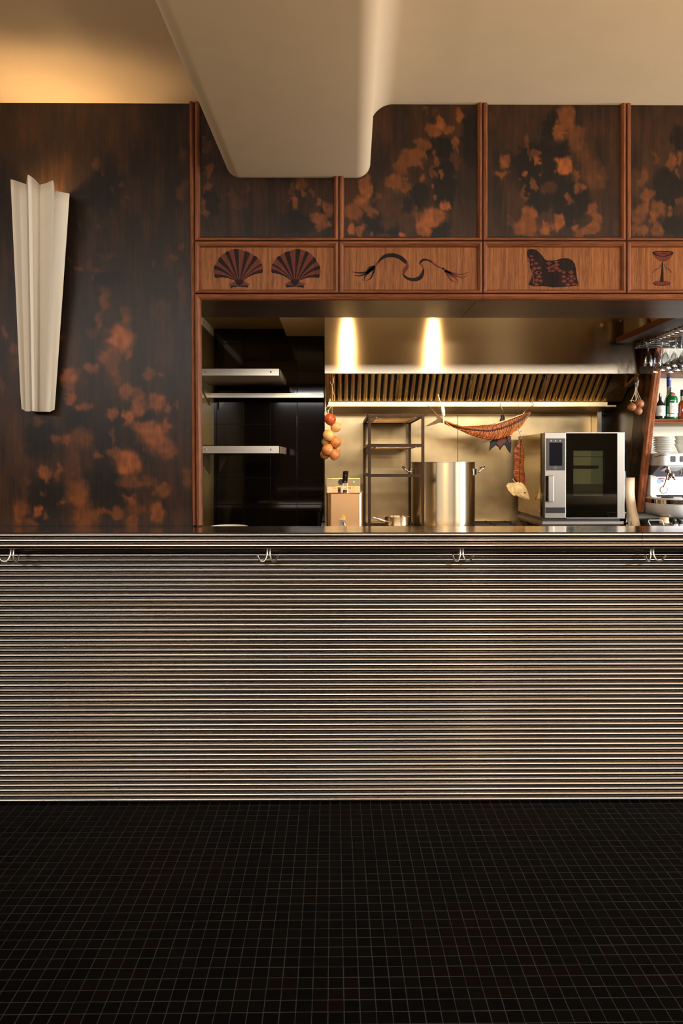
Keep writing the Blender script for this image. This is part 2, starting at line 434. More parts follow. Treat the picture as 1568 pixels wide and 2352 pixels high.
# window frames round the daylight openings
def window(n, c, wd, ht, axis):
    t = thing('window_%d' % n, c, kind='structure'); m = MB(); x, y, z = c; b = .05
    def bar(a0, a1, z0, z1):
        if axis == 'x': m.box(x+a0, x+a1, y-.03, y+.03, z+z0, z+z1)
        else: m.box(x-.03, x+.03, y+a0, y+a1, z+z0, z+z1)
    bar(-wd/2-b, -wd/2, -ht/2-b, ht/2+b); bar(wd/2, wd/2+b, -ht/2-b, ht/2+b)
    bar(-wd/2, wd/2, -ht/2-b, -ht/2); bar(-wd/2, wd/2, ht/2, ht/2+b)
    link_mesh('window_frame', m, 'oak_h', t, smooth=0)
    m = MB(); bar(-.015, .015, -ht/2, ht/2); link_mesh('mullion', m, 'oak_v', t, smooth=0)
for k, wx in enumerate((-3.4, -1.1, 1.2, 3.5)): window(k+1, (wx, REAR-.05, 2.69), 2.2, .40, 'x')
window(5, (XR_-.05, .6, 1.75), 1.9, 1.7, 'y')

# --- floor mosaic: real tiles, the largest 300 in view as parts, the others joined
TP = .0407; ang = math.radians(.2); g = .0016
ca, sa = math.cos(ang), math.sin(ang)
tiles = []
X0 = P(758, 1846, 2.95).x; Y0 = 2.965
def tile_xy(i, j): return X0+ca*i*TP-sa*j*TP, Y0+sa*i*TP+ca*j*TP
for i in range(-60, 64):
    for j in range(-46, 1):
        x, y = tile_xy(i+.5, j-.5)
        if abs(x) < 2.35 and 1.05 < y < 2.985 and y > abs(x)*.0+1.05: tiles.append((i, j, x, y))
def tile_mesh():
    m = MB(); h = TP/2-g/2; b = .0016
    a = [(-h, -h), (h, -h), (h, h), (-h, h)]; c = [(-h+b, -h+b), (h-b, -h+b), (h-b, h-b), (-h+b, h-b)]
    rot = lambda p: (ca*p[0]-sa*p[1], sa*p[0]+ca*p[1])
    a = [rot(p) for p in a]; c = [rot(p) for p in c]
    vs = [(x, y, -.006) for x, y in a]+[(x, y, -.0012) for x, y in a]+[(x, y, 0) for x, y in c]
    fs = [(k, (k+1) % 4, 4+(k+1) % 4, 4+k) for k in range(4)]+[(4+k, 4+(k+1) % 4, 8+(k+1) % 4, 8+k) for k in range(4)]+[(8, 9, 10, 11)]
    return vs, fs
tv, tf = tile_mesh()
def seen(x, y):
    xc = x*math.cos(PSI)+y*math.sin(PSI); d = -x*math.sin(PSI)+y*math.cos(PSI)
    px = CX+F*xc/d; py = HZ+F*CAMH/d
    return d if (0 < px < 1568 and py < 2352) else 99
tiles.sort(key=lambda t: seen(t[2], t[3]))
m = MB(); m.add(tv, tf)
me0 = None
mats3 = [plain('black floor mosaic a', (5, 5, 5), .5, spec=.04), plain('black floor mosaic b', (7, 7, 6), .5, spec=.04),
         plain('reddish black floor mosaic', (12, 6, 5), .5, spec=.04)]
mes = []
for k in range(3):
    me = bpy.data.meshes.new('tile'); me.from_pydata([Vector(v) for v in tv], [], tf); me.materials.append(mats3[k]); mes.append(me)
stuffm = MB()
rest = [MB(), MB(), MB()]
def tmat(x, y):
    v = mnoise.noise(Vector((x*2.2, y*2.2, 3)))+random.uniform(-.3, .3)
    return 2 if v > .28 else (1 if v > -.05 else 0)
for k, (i, j, x, y) in enumerate(tiles):
    q = tmat(x, y)
    if k < 300:
        o = bpy.data.objects.new('tile', mes[q]); COL.objects.link(o); o.parent = floor
        o.location = (x, y, random.uniform(-.0003, .0003))
        o.rotation_euler = (random.uniform(-.004, .004), random.uniform(-.004, .004), random.uniform(-.006, .006))
    else:
        stuffm.mi = q; dz = random.uniform(-.0003, .0003)
        stuffm.add([(a+x, b+y, c+dz) for a, b, c in tv], tf)
o = link_mesh('tiles', stuffm, mats3, floor, smooth=0, fixn=False); o['kind'] = 'stuff'
# plain mosaic slab for the parts of the floor nobody sees from here
m = MB(); m.box(XL_, XR_, REAR, 1.06, -.0030, -.0003); m.box(XL_, -2.35, 1.06, 2.98, -.0030, -.0003); m.box(2.35, XR_, 1.06, 2.98, -.0030, -.0003)
m.box(XL_, XR_, 3.06, 6.1, -.0030, -.0003)
link_mesh('floor_slab', m, 'ftile', floor, smooth=0)

# ================================================================== PANELLED WALL
wall = thing('wall_back', (0, DW, 0), kind='structure')
GX = [446.5, 778, 1108, 1437.5, 1768]; GY = [237, 553.5, 674.5, 689]; MW = 11.5
top = ZC+.05
core = MB()
xo = P(452, 900, DW).x; zh = P(700, 683, DW).z
ctop = P(200, 1208, DW).z
core.box(XL_, xo, DW+.004, DW+.10, .0, top)              # left of the opening
core.box(xo, XR_, DW+.004, DW+.10, zh+.012, top)         # above the opening
link_mesh('wall_core', core, 'oak_gap', wall, smooth=0)

def vnoise(x, y, s, seed):
    """cheap value noise for numpy arrays"""
    rs = np.random.RandomState(seed); T = rs.rand(128, 128)
    u = x/s; v = y/s; iu = np.floor(u).astype(int); iv = np.floor(v).astype(int)
    fu = u-iu; fv = v-iv; fu = fu*fu*(3-2*fu); fv = fv*fv*(3-2*fv)
    g_ = lambda a, b: T[a % 128, b % 128]
    return (g_(iu, iv)*(1-fu)+g_(iu+1, iv)*fu)*(1-fv)+(g_(iu, iv+1)*(1-fu)+g_(iu+1, iv+1)*fu)*fv
def blotch_field(X, Y, spots, base, seed, soft):
    b = base+(vnoise(X, Y*.35, 26, seed)-.5)*.16+(vnoise(X, Y*.35, 9, seed+1)-.5)*.07
    jx = (vnoise(X, Y, 14, seed+2)-.5)*15+(vnoise(X, Y, 5, seed+3)-.5)*6
    jy = (vnoise(X, Y, 14, seed+4)-.5)*12+(vnoise(X*2, Y*.6, 5, seed+5)-.5)*8
    XX = X+jx; YY = Y+jy
    for cx, cy, rx, ry, s in sorted(spots, key=lambda t: t[4] > 0):
        d = np.sqrt(((XX-cx)/rx)**2+((YY-cy)/ry)**2)
        k = np.clip((1.0+soft-d)/(2*soft), 0, 1); k = k*k*(3-2*k)
        if s < 0: b = b*(1-k)+k*(.03+(vnoise(X, Y, 8, seed+6)-.5)*.05)
        else: b = b*(1-k*.9)+k*.9*np.maximum(b, s*(1+(vnoise(X, Y, 11, seed+7)-.5)*.35))
    return b
def burl_panel(name, x0, x1, y0, y1, spots, base, seed, soft=.28, step=3.2, ybase=None):
    nx = int((x1-x0)/step)+1; ny = int((y1-y0)/step)+1
    xs = np.linspace(x0, x1, nx); ys = np.linspace(y0, y1, ny)
    Xg, Yg = np.meshgrid(xs, ys)
    bb = base if ybase is None else ybase(Xg, Yg)
    fld = blotch_field(Xg, Yg, spots, bb, seed, soft)
    m = MB(); a = P(x0, y0, DW); c = P(x1, y1, DW)
    vs = []
    for j in range(ny):
        l = P(x0, ys[j], DW); r = P(x1, ys[j], DW)
        zz = a.z+(c.z-a.z)*j/(ny-1)
        for i in range(nx): vs.append((l.x+(r.x-l.x)*i/(nx-1), DW, zz))
    fs = [(j*nx+i, j*nx+i+1, (j+1)*nx+i+1, (j+1)*nx+i) for j in range(ny-1) for i in range(nx-1)]
    nfront = len(vs)
    vs += [(a.x, DW+.01, a.z), (c.x, DW+.01, a.z), (c.x, DW+.01, c.z), (a.x, DW+.01, c.z)]
    A, B_, C, D = 0, nx-1, ny*nx-1, (ny-1)*nx; q = nfront
    fs += [(q, q+1, q+2, q+3)]
    m.add(vs, fs)
    o = link_mesh(name, m, 'burl', wall, smooth=0, fixn=False)
    at = o.data.attributes.new('blotch', 'FLOAT', 'POINT')
    at.data.foreach_set('value', np.concatenate([fld.ravel(), np.zeros(4)]).astype(np.float32))
    return o
def S(s, ox, oy, L): return [(ox+a/s, oy+b/s, c/s, d/s, e) for a, b, c, d, e in L]
# sizes below: patch centres, radii and strengths read off the real veneer
tallA = S(3.564, 0, 230, [(790,515,40,45,.3),(840,580,20,25,.25),(1495,430,30,60,.35),(1000,690,25,30,.35),(1055,780,25,25,.35),(910,720,20,35,.2),(1480,760,45,55,.35),(1520,680,35,40,.3),(1015,855,25,40,.2),(920,910,20,35,.2),(725,900,15,20,.2),(805,1035,20,20,.35),(660,1040,20,50,.2),(890,1000,40,30,.18),(650,1375,35,20,.4),(730,1340,25,45,.3),(790,1390,40,20,.35),(755,1435,12,15,.4),(575,1310,25,25,.25),(870,1270,80,30,.25),(1430,1285,30,25,.4),(1360,1320,30,20,.3),(1490,1215,20,25,.35),(1255,1345,20,20,.3),(850,1620,50,90,.45),(1030,1730,40,60,.4),(1490,1600,30,200,.3),(1300,1700,80,80,.25),(30,780,25,30,.15),
    (850,700,150,220,-.2),(900,1450,150,60,-.2)])
tallB = S(3.564, 0, 720, [(30,150,30,50,.6),(120,280,40,40,.5),(130,410,40,50,.4),(5,600,25,80,.4),(500,215,25,40,.45),(740,150,40,40,.35),(810,60,30,90,.5),(980,200,105,110,.85),(1040,60,40,70,.5),(1050,340,35,50,.6),(850,350,60,60,.6),(930,350,50,200,.5),(740,440,60,40,.6),(640,460,30,30,.4),(560,510,60,70,.7),(560,600,40,70,.5),(580,690,35,55,.7),(690,755,60,35,.6),(950,500,30,100,.45),(1030,640,60,60,.6),(1130,650,60,40,.5),(1220,490,50,50,.5),(1320,500,25,25,.5),(1270,720,60,80,.7),(1140,760,60,70,.7),(1370,780,30,50,.6),(1440,740,20,25,.5),(920,830,45,45,.6),(1055,850,50,60,.85),(1170,930,80,60,.7),(1370,910,25,50,.6),(1250,1000,120,110,.75),(1350,1110,90,80,.6),(300,880,40,35,.4),(380,880,20,20,.3),(440,1020,45,40,.6),(540,1030,50,40,.6),(670,1030,70,90,.5),(600,1250,70,250,.4),(790,1155,40,40,.6),(950,1140,80,40,.6),(1040,1230,110,120,.85),(930,1010,30,80,.4),(360,1300,65,60,.7),(480,1285,30,75,.6),(385,1370,30,30,.6),(340,1470,20,35,.5),(500,1545,30,40,.6),(640,1500,90,120,.6),(700,1680,120,80,.6),(305,1610,40,55,.8),(155,1630,65,100,.6),(380,1650,25,40,.5),(1080,1390,120,50,.5),(1240,1380,80,50,.45),(1330,1440,70,50,.6),(1060,1530,60,40,.6),(1290,1620,55,100,.7),(1120,1600,80,40,.5),(950,1640,70,50,.6),(830,1610,60,30,.5),(1090,1700,60,60,.6),(1530,1350,40,80,.5),(1450,1680,60,60,.3),(250,1700,40,40,.5),(200,1450,30,150,.35),
    (330,1000,130,180,-.2),(370,1560,130,230,-.2),(620,860,90,90,-.1),(850,1400,150,160,-.1)])
def tall_base(X, Y):
    k = np.clip((Y-520)/500, 0, 1)
    return .13+.07*k*(vnoise(X, Y*.2, 40, 31)*2)+.08*np.exp(-((X-20)/55)**2)*k
yb = 1209
burl_panel('tall_panel', -330, 441, 232, yb, tallA+tallB, .13, 11, .42, ybase=tall_base)
c1 = S(2.306, 440, 230, [(85,380,28,40,.5),(60,210,15,25,.4),(85,255,20,25,.35),(85,465,20,30,.45),(65,570,15,50,.45),(585,445,35,40,.5),(600,500,18,25,.55),(640,490,10,20,.5),(540,545,18,40,.65),(675,540,22,22,.6),(725,580,22,45,.6),(640,620,22,25,.6),(690,640,45,30,.6),(690,680,25,20,.5),(530,475,15,30,.4),(290,470,25,30,.3),(240,550,50,30,.3),(200,490,12,30,.3),(110,540,35,80,-.3),(560,650,90,60,-.3),(700,590,15,20,-.3),(420,60,30,40,.5),(300,120,40,50,.4),(500,200,40,60,.4)])
c2 = S(2.306, 440, 230, [(1320,125,30,40,.7),(1365,150,20,25,.6),(1415,80,22,35,.6),(1280,160,40,35,.6),(1240,45,12,20,.5),(1290,60,15,20,.4),(1400,230,22,35,.65),(1220,240,40,40,.55),(1160,300,70,50,.55),(1110,350,40,60,.5),(1230,280,20,20,.55),(1285,280,12,20,.5),(1290,330,18,30,.5),(1215,350,13,18,.5),(1265,380,12,20,.5),(1290,390,12,15,.5),(1320,400,14,30,.7),(1215,415,18,30,.6),(1395,320,30,50,.35),(1080,440,60,40,.6),(1140,465,30,30,.5),(1275,460,8,15,.6),(1285,515,10,18,.6),(1180,570,12,15,.6),(920,480,28,90,.7),(900,540,50,40,.6),(850,600,50,50,.6),(950,590,35,35,.6),(845,690,18,30,.8),(890,690,22,35,.7),(962,710,8,15,.6),(1010,710,10,15,.4),(1340,560,25,30,.8),(1270,620,60,60,.75),(1230,680,50,50,.75),(1200,620,30,30,.5),(1110,710,18,20,.8),(985,510,20,30,.4),(995,160,25,20,.3),(1050,580,60,100,.3),(1150,640,50,50,.3),(1330,250,90,60,-.3),(1340,450,60,140,-.35),(1200,500,50,60,-.3),(970,650,60,60,-.3),(1130,600,30,80,-.2),(1060,700,40,20,-.3),(1320,700,50,60,-.3),(1470,200,40,150,-.2)])
c3 = S(3.35, 1100, 230, [(670,130,70,100,.6),(620,240,45,70,.7),(740,300,80,110,.5),(800,400,60,100,.4),(210,470,45,55,.7),(160,570,60,30,.6),(100,150,35,80,.3),(350,320,25,50,.45),(430,410,30,35,.45),(380,400,15,50,.4),(455,470,25,38,.7),(350,585,25,28,.7),(300,605,14,18,.6),(660,500,70,75,.9),(575,545,15,18,.5),(470,570,12,20,.4),(745,585,30,40,.5),(760,665,50,35,.6),(880,560,100,100,.4),(900,640,80,60,.45),(425,650,30,45,.55),(350,720,25,60,.5),(690,760,30,45,.6),(870,830,30,50,.6),(900,900,40,45,.65),(380,890,65,80,.7),(350,980,100,70,.6),(510,990,45,55,.75),(605,940,50,70,.75),(730,990,25,40,.7),(780,1030,40,25,.6),(880,980,40,50,.65),(830,1010,50,30,.6),(230,930,30,40,.4),(540,680,60,40,.3),(270,330,50,80,.25),(350,180,100,50,.25),(450,280,30,40,.25),(1060,1000,30,60,.3),(900,220,120,60,.25),(480,550,200,250,-.15),(700,780,140,180,-.35),(450,800,90,80,-.3),(650,380,80,50,-.3),(400,480,120,130,-.3),(550,200,50,120,-.3)])
c4 = S(3.35, 1100, 230, [(1355,450,20,60,.45),(1475,480,35,60,.55),(1545,440,30,50,.6),(1260,580,40,80,.45),(1290,730,55,50,.55),(1200,650,60,100,.3),(1535,560,15,40,.5),(1270,830,45,60,.55),(1380,840,40,80,.5),(1350,900,30,60,.55),(1455,870,20,45,.55),(1220,900,50,70,.5),(1380,1000,50,50,.5),(1260,1010,50,40,.6),(1190,990,25,50,.5),(1310,940,15,30,.5),(1545,780,30,30,.4),(1430,1020,10,20,.5),(1400,380,60,100,.25),(1545,160,30,50,.25),(1450,680,120,160,-.35),(1540,300,60,120,-.3),(1500,960,90,90,-.3),(1180,940,20,60,-.3),(1700,400,60,100,.6),(1800,800,80,80,.6),(1950,300,60,60,.5)])
for k, (sp, bs) in enumerate(((c1, .17), (c2, .22), (c3, .22), (c4, .2))):
    burl_panel('upper_panel', GX[k]+MW-2, GX[k+1]-MW+2, 232, 545, sp, bs, 40+10*k, .24, 2.8)

# mouldings: mitred prisms, slanting towards the panels
PROF = [(0, 0), (0, .013), (.12, .019), (.5, .021), (.86, .013), (1, .004), (1, 0)]
def moulding(oA, oB, iA, iB, mat, name='moulding', prot=1.0):
    """outer edge oA-oB, inner edge iA-iB in photo pixels (plane of the wall face)"""
    m = MB(); Yp = DW-.012
    rows = []
    for t, h in PROF:
        row = []
        for o_, i_ in ((oA, iA), (oB, iB)):
            q = P(o_[0]+(i_[0]-o_[0])*t, o_[1]+(i_[1]-o_[1])*t, Yp); q.y = DW-h*prot; row.append(q)
        rows.append(row)
    m.grid(rows)
    n = len(PROF)
    m.add([r[0] for r in rows]+[r[1] for r in rows], [tuple(range(n)), tuple(range(n, 2*n))[::-1]])
    return link_mesh(name, m, mat, wall, smooth=25)
e = .7
for k in range(4):
    xa, xb = GX[k]+e, GX[k+1]-e
    ya, yb_ = 225, GY[1]-e
    moulding((xa, ya), (xa, yb_), (xa+MW, ya), (xa+MW, yb_-MW+3), 'oak_v')
    moulding((xb, ya), (xb, yb_), (xb-MW, ya), (xb-MW, yb_-MW+3), 'oak_v')
    moulding((xa, yb_), (xb, yb_), (xa+MW, yb_-MW+3), (xb-MW, yb_-MW+3), 'oak_h')
    ya, yb_ = GY[1]+e, GY[2]-e
    moulding((xa, ya), (xa, yb_), (xa+MW, ya+MW+1), (xa+MW, yb_-MW+2), 'oak_v')
    moulding((xb, ya), (xb, yb_), (xb-MW, ya+MW+1), (xb-MW, yb_-MW+2), 'oak_v')
    moulding((xa, ya), (xb, ya), (xa+MW, ya+MW+1), (xb-MW, ya+MW+1), 'oak_h')
    moulding((xa, yb_), (xb, yb_), (xa+MW, yb_-MW+2), (xb-MW, yb_-MW+2), 'oak_h')
# opening trim and outer post
moulding((434.5, 225), (442, 1206), (445.8, 225), (450, 1206), 'oak_v')
moulding((447.2, GY[2]+e), (451, 1206), (461, GY[3]), (465, 1206), 'oak_v')
moulding((447.2, GY[2]+e), (GX[2]-.5, GY[2]+e), (461, GY[3]), (GX[2]-.5, GY[3]), 'oak_h')
moulding((GX[2]+.5, GY[2]+e), (1900, GY[2]+e), (GX[2]+.5, GY[3]), (1900, GY[3]), 'oak_h')

# marquetry panels
mq = []
for k in range(4):
    m = MB(); a = P(GX[k]+MW-2, GY[1]+MW-2, DW); b = P(GX[k+1]-MW+2, GY[2]-MW+3, DW)
    m.box(a.x, b.x, DW-.001, DW+.008, b.z, a.z)
    mq.append(link_mesh('marquetry_panel', m, 'panel_oak', wall, smooth=0))
def inlay(name, parent, shapes):
    """thin veneer pieces let into the panel; shapes = list of (polygon px, 0 dark / 1 mid, layer)"""
    m = MB()
    for pts, mi, lay in shapes:
        m.mi = mi
        q = [P(x, y, DW-.0014-.0004*lay) for x, y in pts]
        m.prism(q, (0, .0008, 0))
    return link_mesh(name, m, ['inlay_dark', 'inlay_mid'], parent, smooth=0, fixn=False)
def shell(parent, mir):
    T = lambda pts: cp(3.92, 420, 520, [((1515-x) if mir else x, y) for x, y in pts])
    ax, ay = 505, 500
    out = [(293,465),(283,432),(281,387),(289,350),(314,316),(337,274),(380,238),(414,223),(457,207),(503,206),(556,222),(603,240),(640,263),(674,287),(703,335),(711,352),(716,385),(713,420)]
    sh = []
    for i in range(len(out)-1):
        p, q = out[i], out[i+1]
        def ctrl(p):
            k = (p[0]-ax)/220; return ((p[0]+ax)/2+k*10, (p[1]+ay)/2-abs(k)**2*34-6)
        tip = 5
        def side(p, sx):
            c = ctrl(p); e_ = (ax+sx, ay-8)
            return [(v.x, v.y) for v in [Vector(w_) for w_ in [tuple(a) for a in bez((p[0], p[1], 0), (c[0], c[1], 0), (e_[0], e_[1], 0), 7)]]]
        u0 = -32+64*i/17; u1 = -32+64*(i+1)/17
        A = side(p, u0); B_ = side(q, u1)
        mid = ((p[0]+q[0])/2+((p[0]+q[0])/2-ax)*.03, (p[1]+q[1])/2-4)
        sh.append((T(A+B_[::-1]+[mid]), i % 2, 1))
    sh.append((T([(412,515),(440,512),(470,492),(505,530),(545,488),(572,505),(598,518),(590,533),(530,538),(505,534),(430,534)]), 1, 1.5))
    sh.append((T([(470,488),(490,476),(520,476),(545,488),(545,503),(520,530),(505,540),(480,520)]), 0, 2.5))
    sh.append((T([(425,534),(460,532),(500,538),(540,532),(586,529),(586,550),(560,548),(505,540),(450,548),(432,556)]), 0, 2))
    return inlay('shell_inlay', parent, sh)
shell(mq[0], False); shell(mq[0], True)
def band(pts):
    """(x,y,width) centreline -> polygon"""
    P3 = smooth_path([(x, y, w_) for x, y, w_ in pts], 4); L1 = []; L2 = []
    for i, p in enumerate(P3):
        a = P3[max(i-1, 0)]; b = P3[min(i+1, len(P3)-1)]
        t = Vector((b.x-a.x, b.y-a.y)).normalized(); n_ = Vector((-t.y, t.x))
        L1.append((p.x+n_.x*p.z/2, p.y+n_.y*p.z/2)); L2.append((p.x-n_.x*p.z/2, p.y-n_.y*p.z/2))
    return L1+L2[::-1]
T = lambda pts: cp(3.92, 780, 520, pts)
sh = [(T(band([(342,332,10),(368,296,22),(415,266,32),(475,260,36),(535,275,36),(580,308,34),(608,338,18)])), 0, 1),
      (T(band([(606,325,16),(606,365,34),(582,398,32),(570,432,14)])), 1, 2),
      (T(band([(568,428,10),(600,462,22),(660,480,28),(718,464,36),(746,425,28),(756,372,8)])), 0, 1),
      (T(band([(754,385,10),(742,355,12),(720,334,10)])), 1, 2),
      (T(band([(718,340,14),(742,306,22),(785,300,16),(832,322,14)])), 0, 1),
      (T(band([(828,320,14),(870,353,16),(925,380,8)])), 1, 2),
      (T([(932+12*math.cos(a*.7), 380+11*math.sin(a*.7)) for a in range(9)]), 0, 3),
      (T(band([(345,322,14),(325,350,22)])), 1, 3)]
for st in ([(322,358,16),(270,375,26),(240,410,18),(160,418,10),(108,405,3)], [(315,362,18),(265,400,24),(225,430,14),(175,445,10),(130,440,3)],
           [(300,380,20),(255,420,18),(225,455,10),(218,495,3)], [(315,372,18),(300,420,16),(280,465,10),(243,488,3)]):
    sh.append((T(band(st)), 0, 1.2))
for st in ([(942,388,8),(985,410,18),(1060,430,12),(1120,428,8),(1165,408,3)], [(945,392,12),(1000,425,20),(1060,450,12),(1110,458,8),(1155,440,3)],
           [(945,400,12),(1000,440,18),(1045,465,10),(1066,507,3)], [(942,398,10),(975,445,14),(1000,480,10),(1037,502,3)]):
    sh.append((T(band(st)), 1, 1.2))
inlay('ribbon_inlay', mq[1], sh)
T = lambda pts: cp(4.041, 1180, 540, pts)
sh = [(T([(120,165),(128,137),(160,127),(200,135),(235,160),(262,190),(285,222),(305,235),(360,236),(410,226),(450,214),(500,214),(540,233),(565,268),(575,310),(578,360),(590,420),(607,468),(570,472),(480,478),(420,484),(360,486),(290,474),(180,475),(135,460),(150,430),(162,395),(175,350),(160,325),(148,300),(150,270),(142,235),(138,215),(126,208)]), 0, 1)]
def dia(cx, cy, w_=27, h=20): return [(cx-w_, cy), (cx, cy-h), (cx+w_, cy), (cx, cy+h)]
for cx, cy, s in ((160,195,.6),(170,230,.7),(205,262,.7),(165,272,.6),(190,310,.8),(230,305,.8),(215,350,.9),(232,385,.9),(210,418,.9),(250,425,.7),(205,458,.9),(240,350,.7),
                  (325,262,.9),(390,246,.7),(325,305,.9),(395,275,.9),(360,290,.8),(360,330,.7),(395,308,.9),(330,335,.6),(425,330,.8),
                  (462,345,.7),(462,385,.8),(465,428,.9),(530,345,.9),(535,382,.9),(532,425,.9),(500,460,.9),(555,455,.8),(590,462,.6),(500,405,.6),(560,405,.6)):
    sh.append((T(dia(cx, cy, 30*s, 21*s)), 1, 2))
sh.append((T([(172,365),(182,360),(190,460),(178,462)]), 1, 2))
for cx, cy in ((140, 236), (172, 332)):
    sh.append((T([(cx+12*math.cos(a*.8), cy+12*math.sin(a*.8)) for a in range(8)]), 1, 3))
inlay('horse_inlay', mq[2], sh)
def ell(cx, cy, rx, ry, a0=0, a1=360, n=20): return [(cx+rx*math.cos(math.radians(a0+(a1-a0)*i/n)), cy+ry*math.sin(math.radians(a0+(a1-a0)*i/n))) for i in range(n+(0 if a1-a0 == 360 else 1))]
sh = [(T([(1284,168),(1300,195),(1325,222),(1355,242),(1383,250),(1412,242),(1440,222),(1466,195),(1481,168)]), 1, 1),
      (T(ell(1382, 160, 99, 14)+[]), 0, 2), (T([(1290,162),(1340,186),(1382,197),(1425,186),(1476,162),(1470,178),(1425,196),(1382,200),(1335,196),(1295,178)]), 0, 2),
      (T(ell(1382, 163, 78, 7)), 1, 3),
      (T([(1373,252),(1382,252),(1385,330),(1390,430),(1372,438),(1354,432),(1366,340)]), 0, 2),
      (T(ell(1370, 443, 79, 22)), 1, 1), (T(ell(1370, 448, 79, 22, 0, 180)+ell(1370, 441, 79, 22, 180, 0)), 0, 1.5),
      (T(band([(1366,262,4),(1352,302,7),(1312,322,8),(1285,352,4)])), 1, 1), (T(band([(1394,262,4),(1408,304,7),(1445,322,8),(1467,350,4)])), 1, 1)]
inlay('goblet_inlay', mq[3], sh)

# --- opening head (soffit) of polished dark wood, in two boards
KF = 3.52
zs = P(700, 687, DW).z
xs_ = P(1096, 688, DW).x
m = MB(); m.box(xo-.004, xs_-.0012, DW-.004, KF, zs, zs+.04); m.box(-1.7, xo-.004, DW+.1, KF, zs, zs+.04)
so = struct('trim_1', MB().box(-1.7, XR_, DW+.1, KF, zs+.04, ZC), 'plaster_d', smooth=0)
link_mesh('soffit_board', m, 'soffit', so, smooth=0)
m = MB(); m.box(xs_+.0012, XR_, DW-.004, KF, zs, zs+.04); link_mesh('soffit_board', m, 'soffit', so, smooth=0)

# ================================================================== KITCHEN SHELL
kx = P(489, 900, KB).x; sx = P(745, 1000, KB-.05).x
m = MB(); m.box(kx-.1, kx, KF, KB+.1, 0, ZC); wl = struct('wall_kitchen_left', m, 'grout_w', smooth=0)
m = MB(); m.box(kx-.1, XR_, KB+.012, KB+.12, 0, ZC+.1); kb = struct('wall_kitchen_back', m, 'grout_w', smooth=0)
zt = P(600, 755, KB).z                         # upper kitchen ceiling
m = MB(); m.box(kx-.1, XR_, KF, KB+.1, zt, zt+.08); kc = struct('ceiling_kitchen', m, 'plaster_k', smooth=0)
zl = P(658, 772, KB).z; xl_ = P(658, 772, KB).x
m = MB(); m.box(xl_, 2.0, KF+.05, KB+.01, zl, zt)
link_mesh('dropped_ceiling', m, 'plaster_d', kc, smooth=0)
# black wall tiles, each its own piece
TS = 61.4/F*KB; xv = P(743.5, 1000, KB).x; zr = P(600, 1158.5, KB).z
def wtile(w_, h_):
    m = MB(); b = .002
    m.box(-w_/2, w_/2, 0, .01, -h_/2, h_/2); return m
tz = [zr+TS*k for k in range(-2, 8)]
me_cache = {}
for k in range(-2, 8):
    z0 = zr+TS*(k-1)+.0011; z1 = zr+TS*k-.0011
    if z0 > zt: continue
    z1 = min(z1, zt-.002)
    for i in range(5):
        x1 = xv-TS*i-.0011+.03*(0); x0 = x1-TS+.0022
        if x1 < kx+.02: continue
        x0 = max(x0, kx+.002)
        m = MB(); m.box(x0, x1, KB, KB+.012, z0, z1)
        o = link_mesh('wall_tile', m, 'tile', kb, smooth=0, bevel=.0012)
        # a hair of unevenness so every glazed tile mirrors differently
        o.data.transform(Matrix.Translation((0, 0, 0)))
# sheet lining of the left kitchen wall, plaster above
zq_ = P(480, 768, 5.1).z; zj = P(480, 1078, 5.1).z
for z0, z1 in ((0, zj-.001), (zj+.001, zq_)):
    for y0, y1 in ((KF, 4.36), (4.362, KB-.001)):
        m = MB(); m.box(kx, kx+.006, y0, y1, z0, z1); link_mesh('wall_sheet', m, 'olive', wl, smooth=0, bevel=.001)
m = MB(); m.box(kx, kx+.004, KF, KB-.001, zq_+.001, zt); link_mesh('plaster_band', m, 'plaster_d', wl, smooth=0)
m = MB(); zp = P(480, 760, KB).z
# right side: stainless lining behind the oven and cream back wall of the bar
XP = (1512-772)/F*4.315                        # plane of the leaning partition
m = MB(); m.box(XP+.02, XR_, 4.72, 4.80, 0, zt); struct('wall_bar', m, 'cream', smooth=0)

# ================================================================== BAR COUNTER
YB, YO = 2.952, 2.832
zt_c = P(784, 1223, YO-.0104).z
ctr = thing('bar_counter', (0, YB, 0), 'long bar counter faced with horizontal polished steel tubes and a steel top', 'counter')
BX0, BX1 = -2.35, 2.35
m = MB(); m.box(BX0, BX1, YB+.003, 3.10, 0, zt_c-.09); link_mesh('core', m, 'blackrough', ctr, smooth=0)
m = MB(); m.box(BX0, BX1, YO, 3.112, zt_c-.065, zt_c-.0012); link_mesh('countertop', m, 'counter', ctr, smooth=0)
pit = .02031; r_ = .00985
mt = MB(); mt.tube([(BX0, YB-.001, 0), (BX1, YB-.001, 0)], r_, 20)
tube0 = link_mesh('tube', mt, 'tube', ctr, smooth=60)
for k in range(52):
    o = tube0 if k == 0 else tube0.copy()
    if k: COL.objects.link(o); ORG[o.name] = ORG[tube0.name]
    o.location = (0, 0, .0106+pit*k)
jx = P(1473, 1240, YO).x
for k, yy in enumerate((1229.0, 1241.2, 1253.4)):
    for a, b in ((BX0, jx-.0007), (jx+.0007, BX1)):
        m = MB(); c = P(784, yy, YO); m.tube([(a, YO, c.z), (b, YO, c.z)], .0104, 24)
        link_mesh('edge_tube', m, 'tube', ctr, smooth=60)
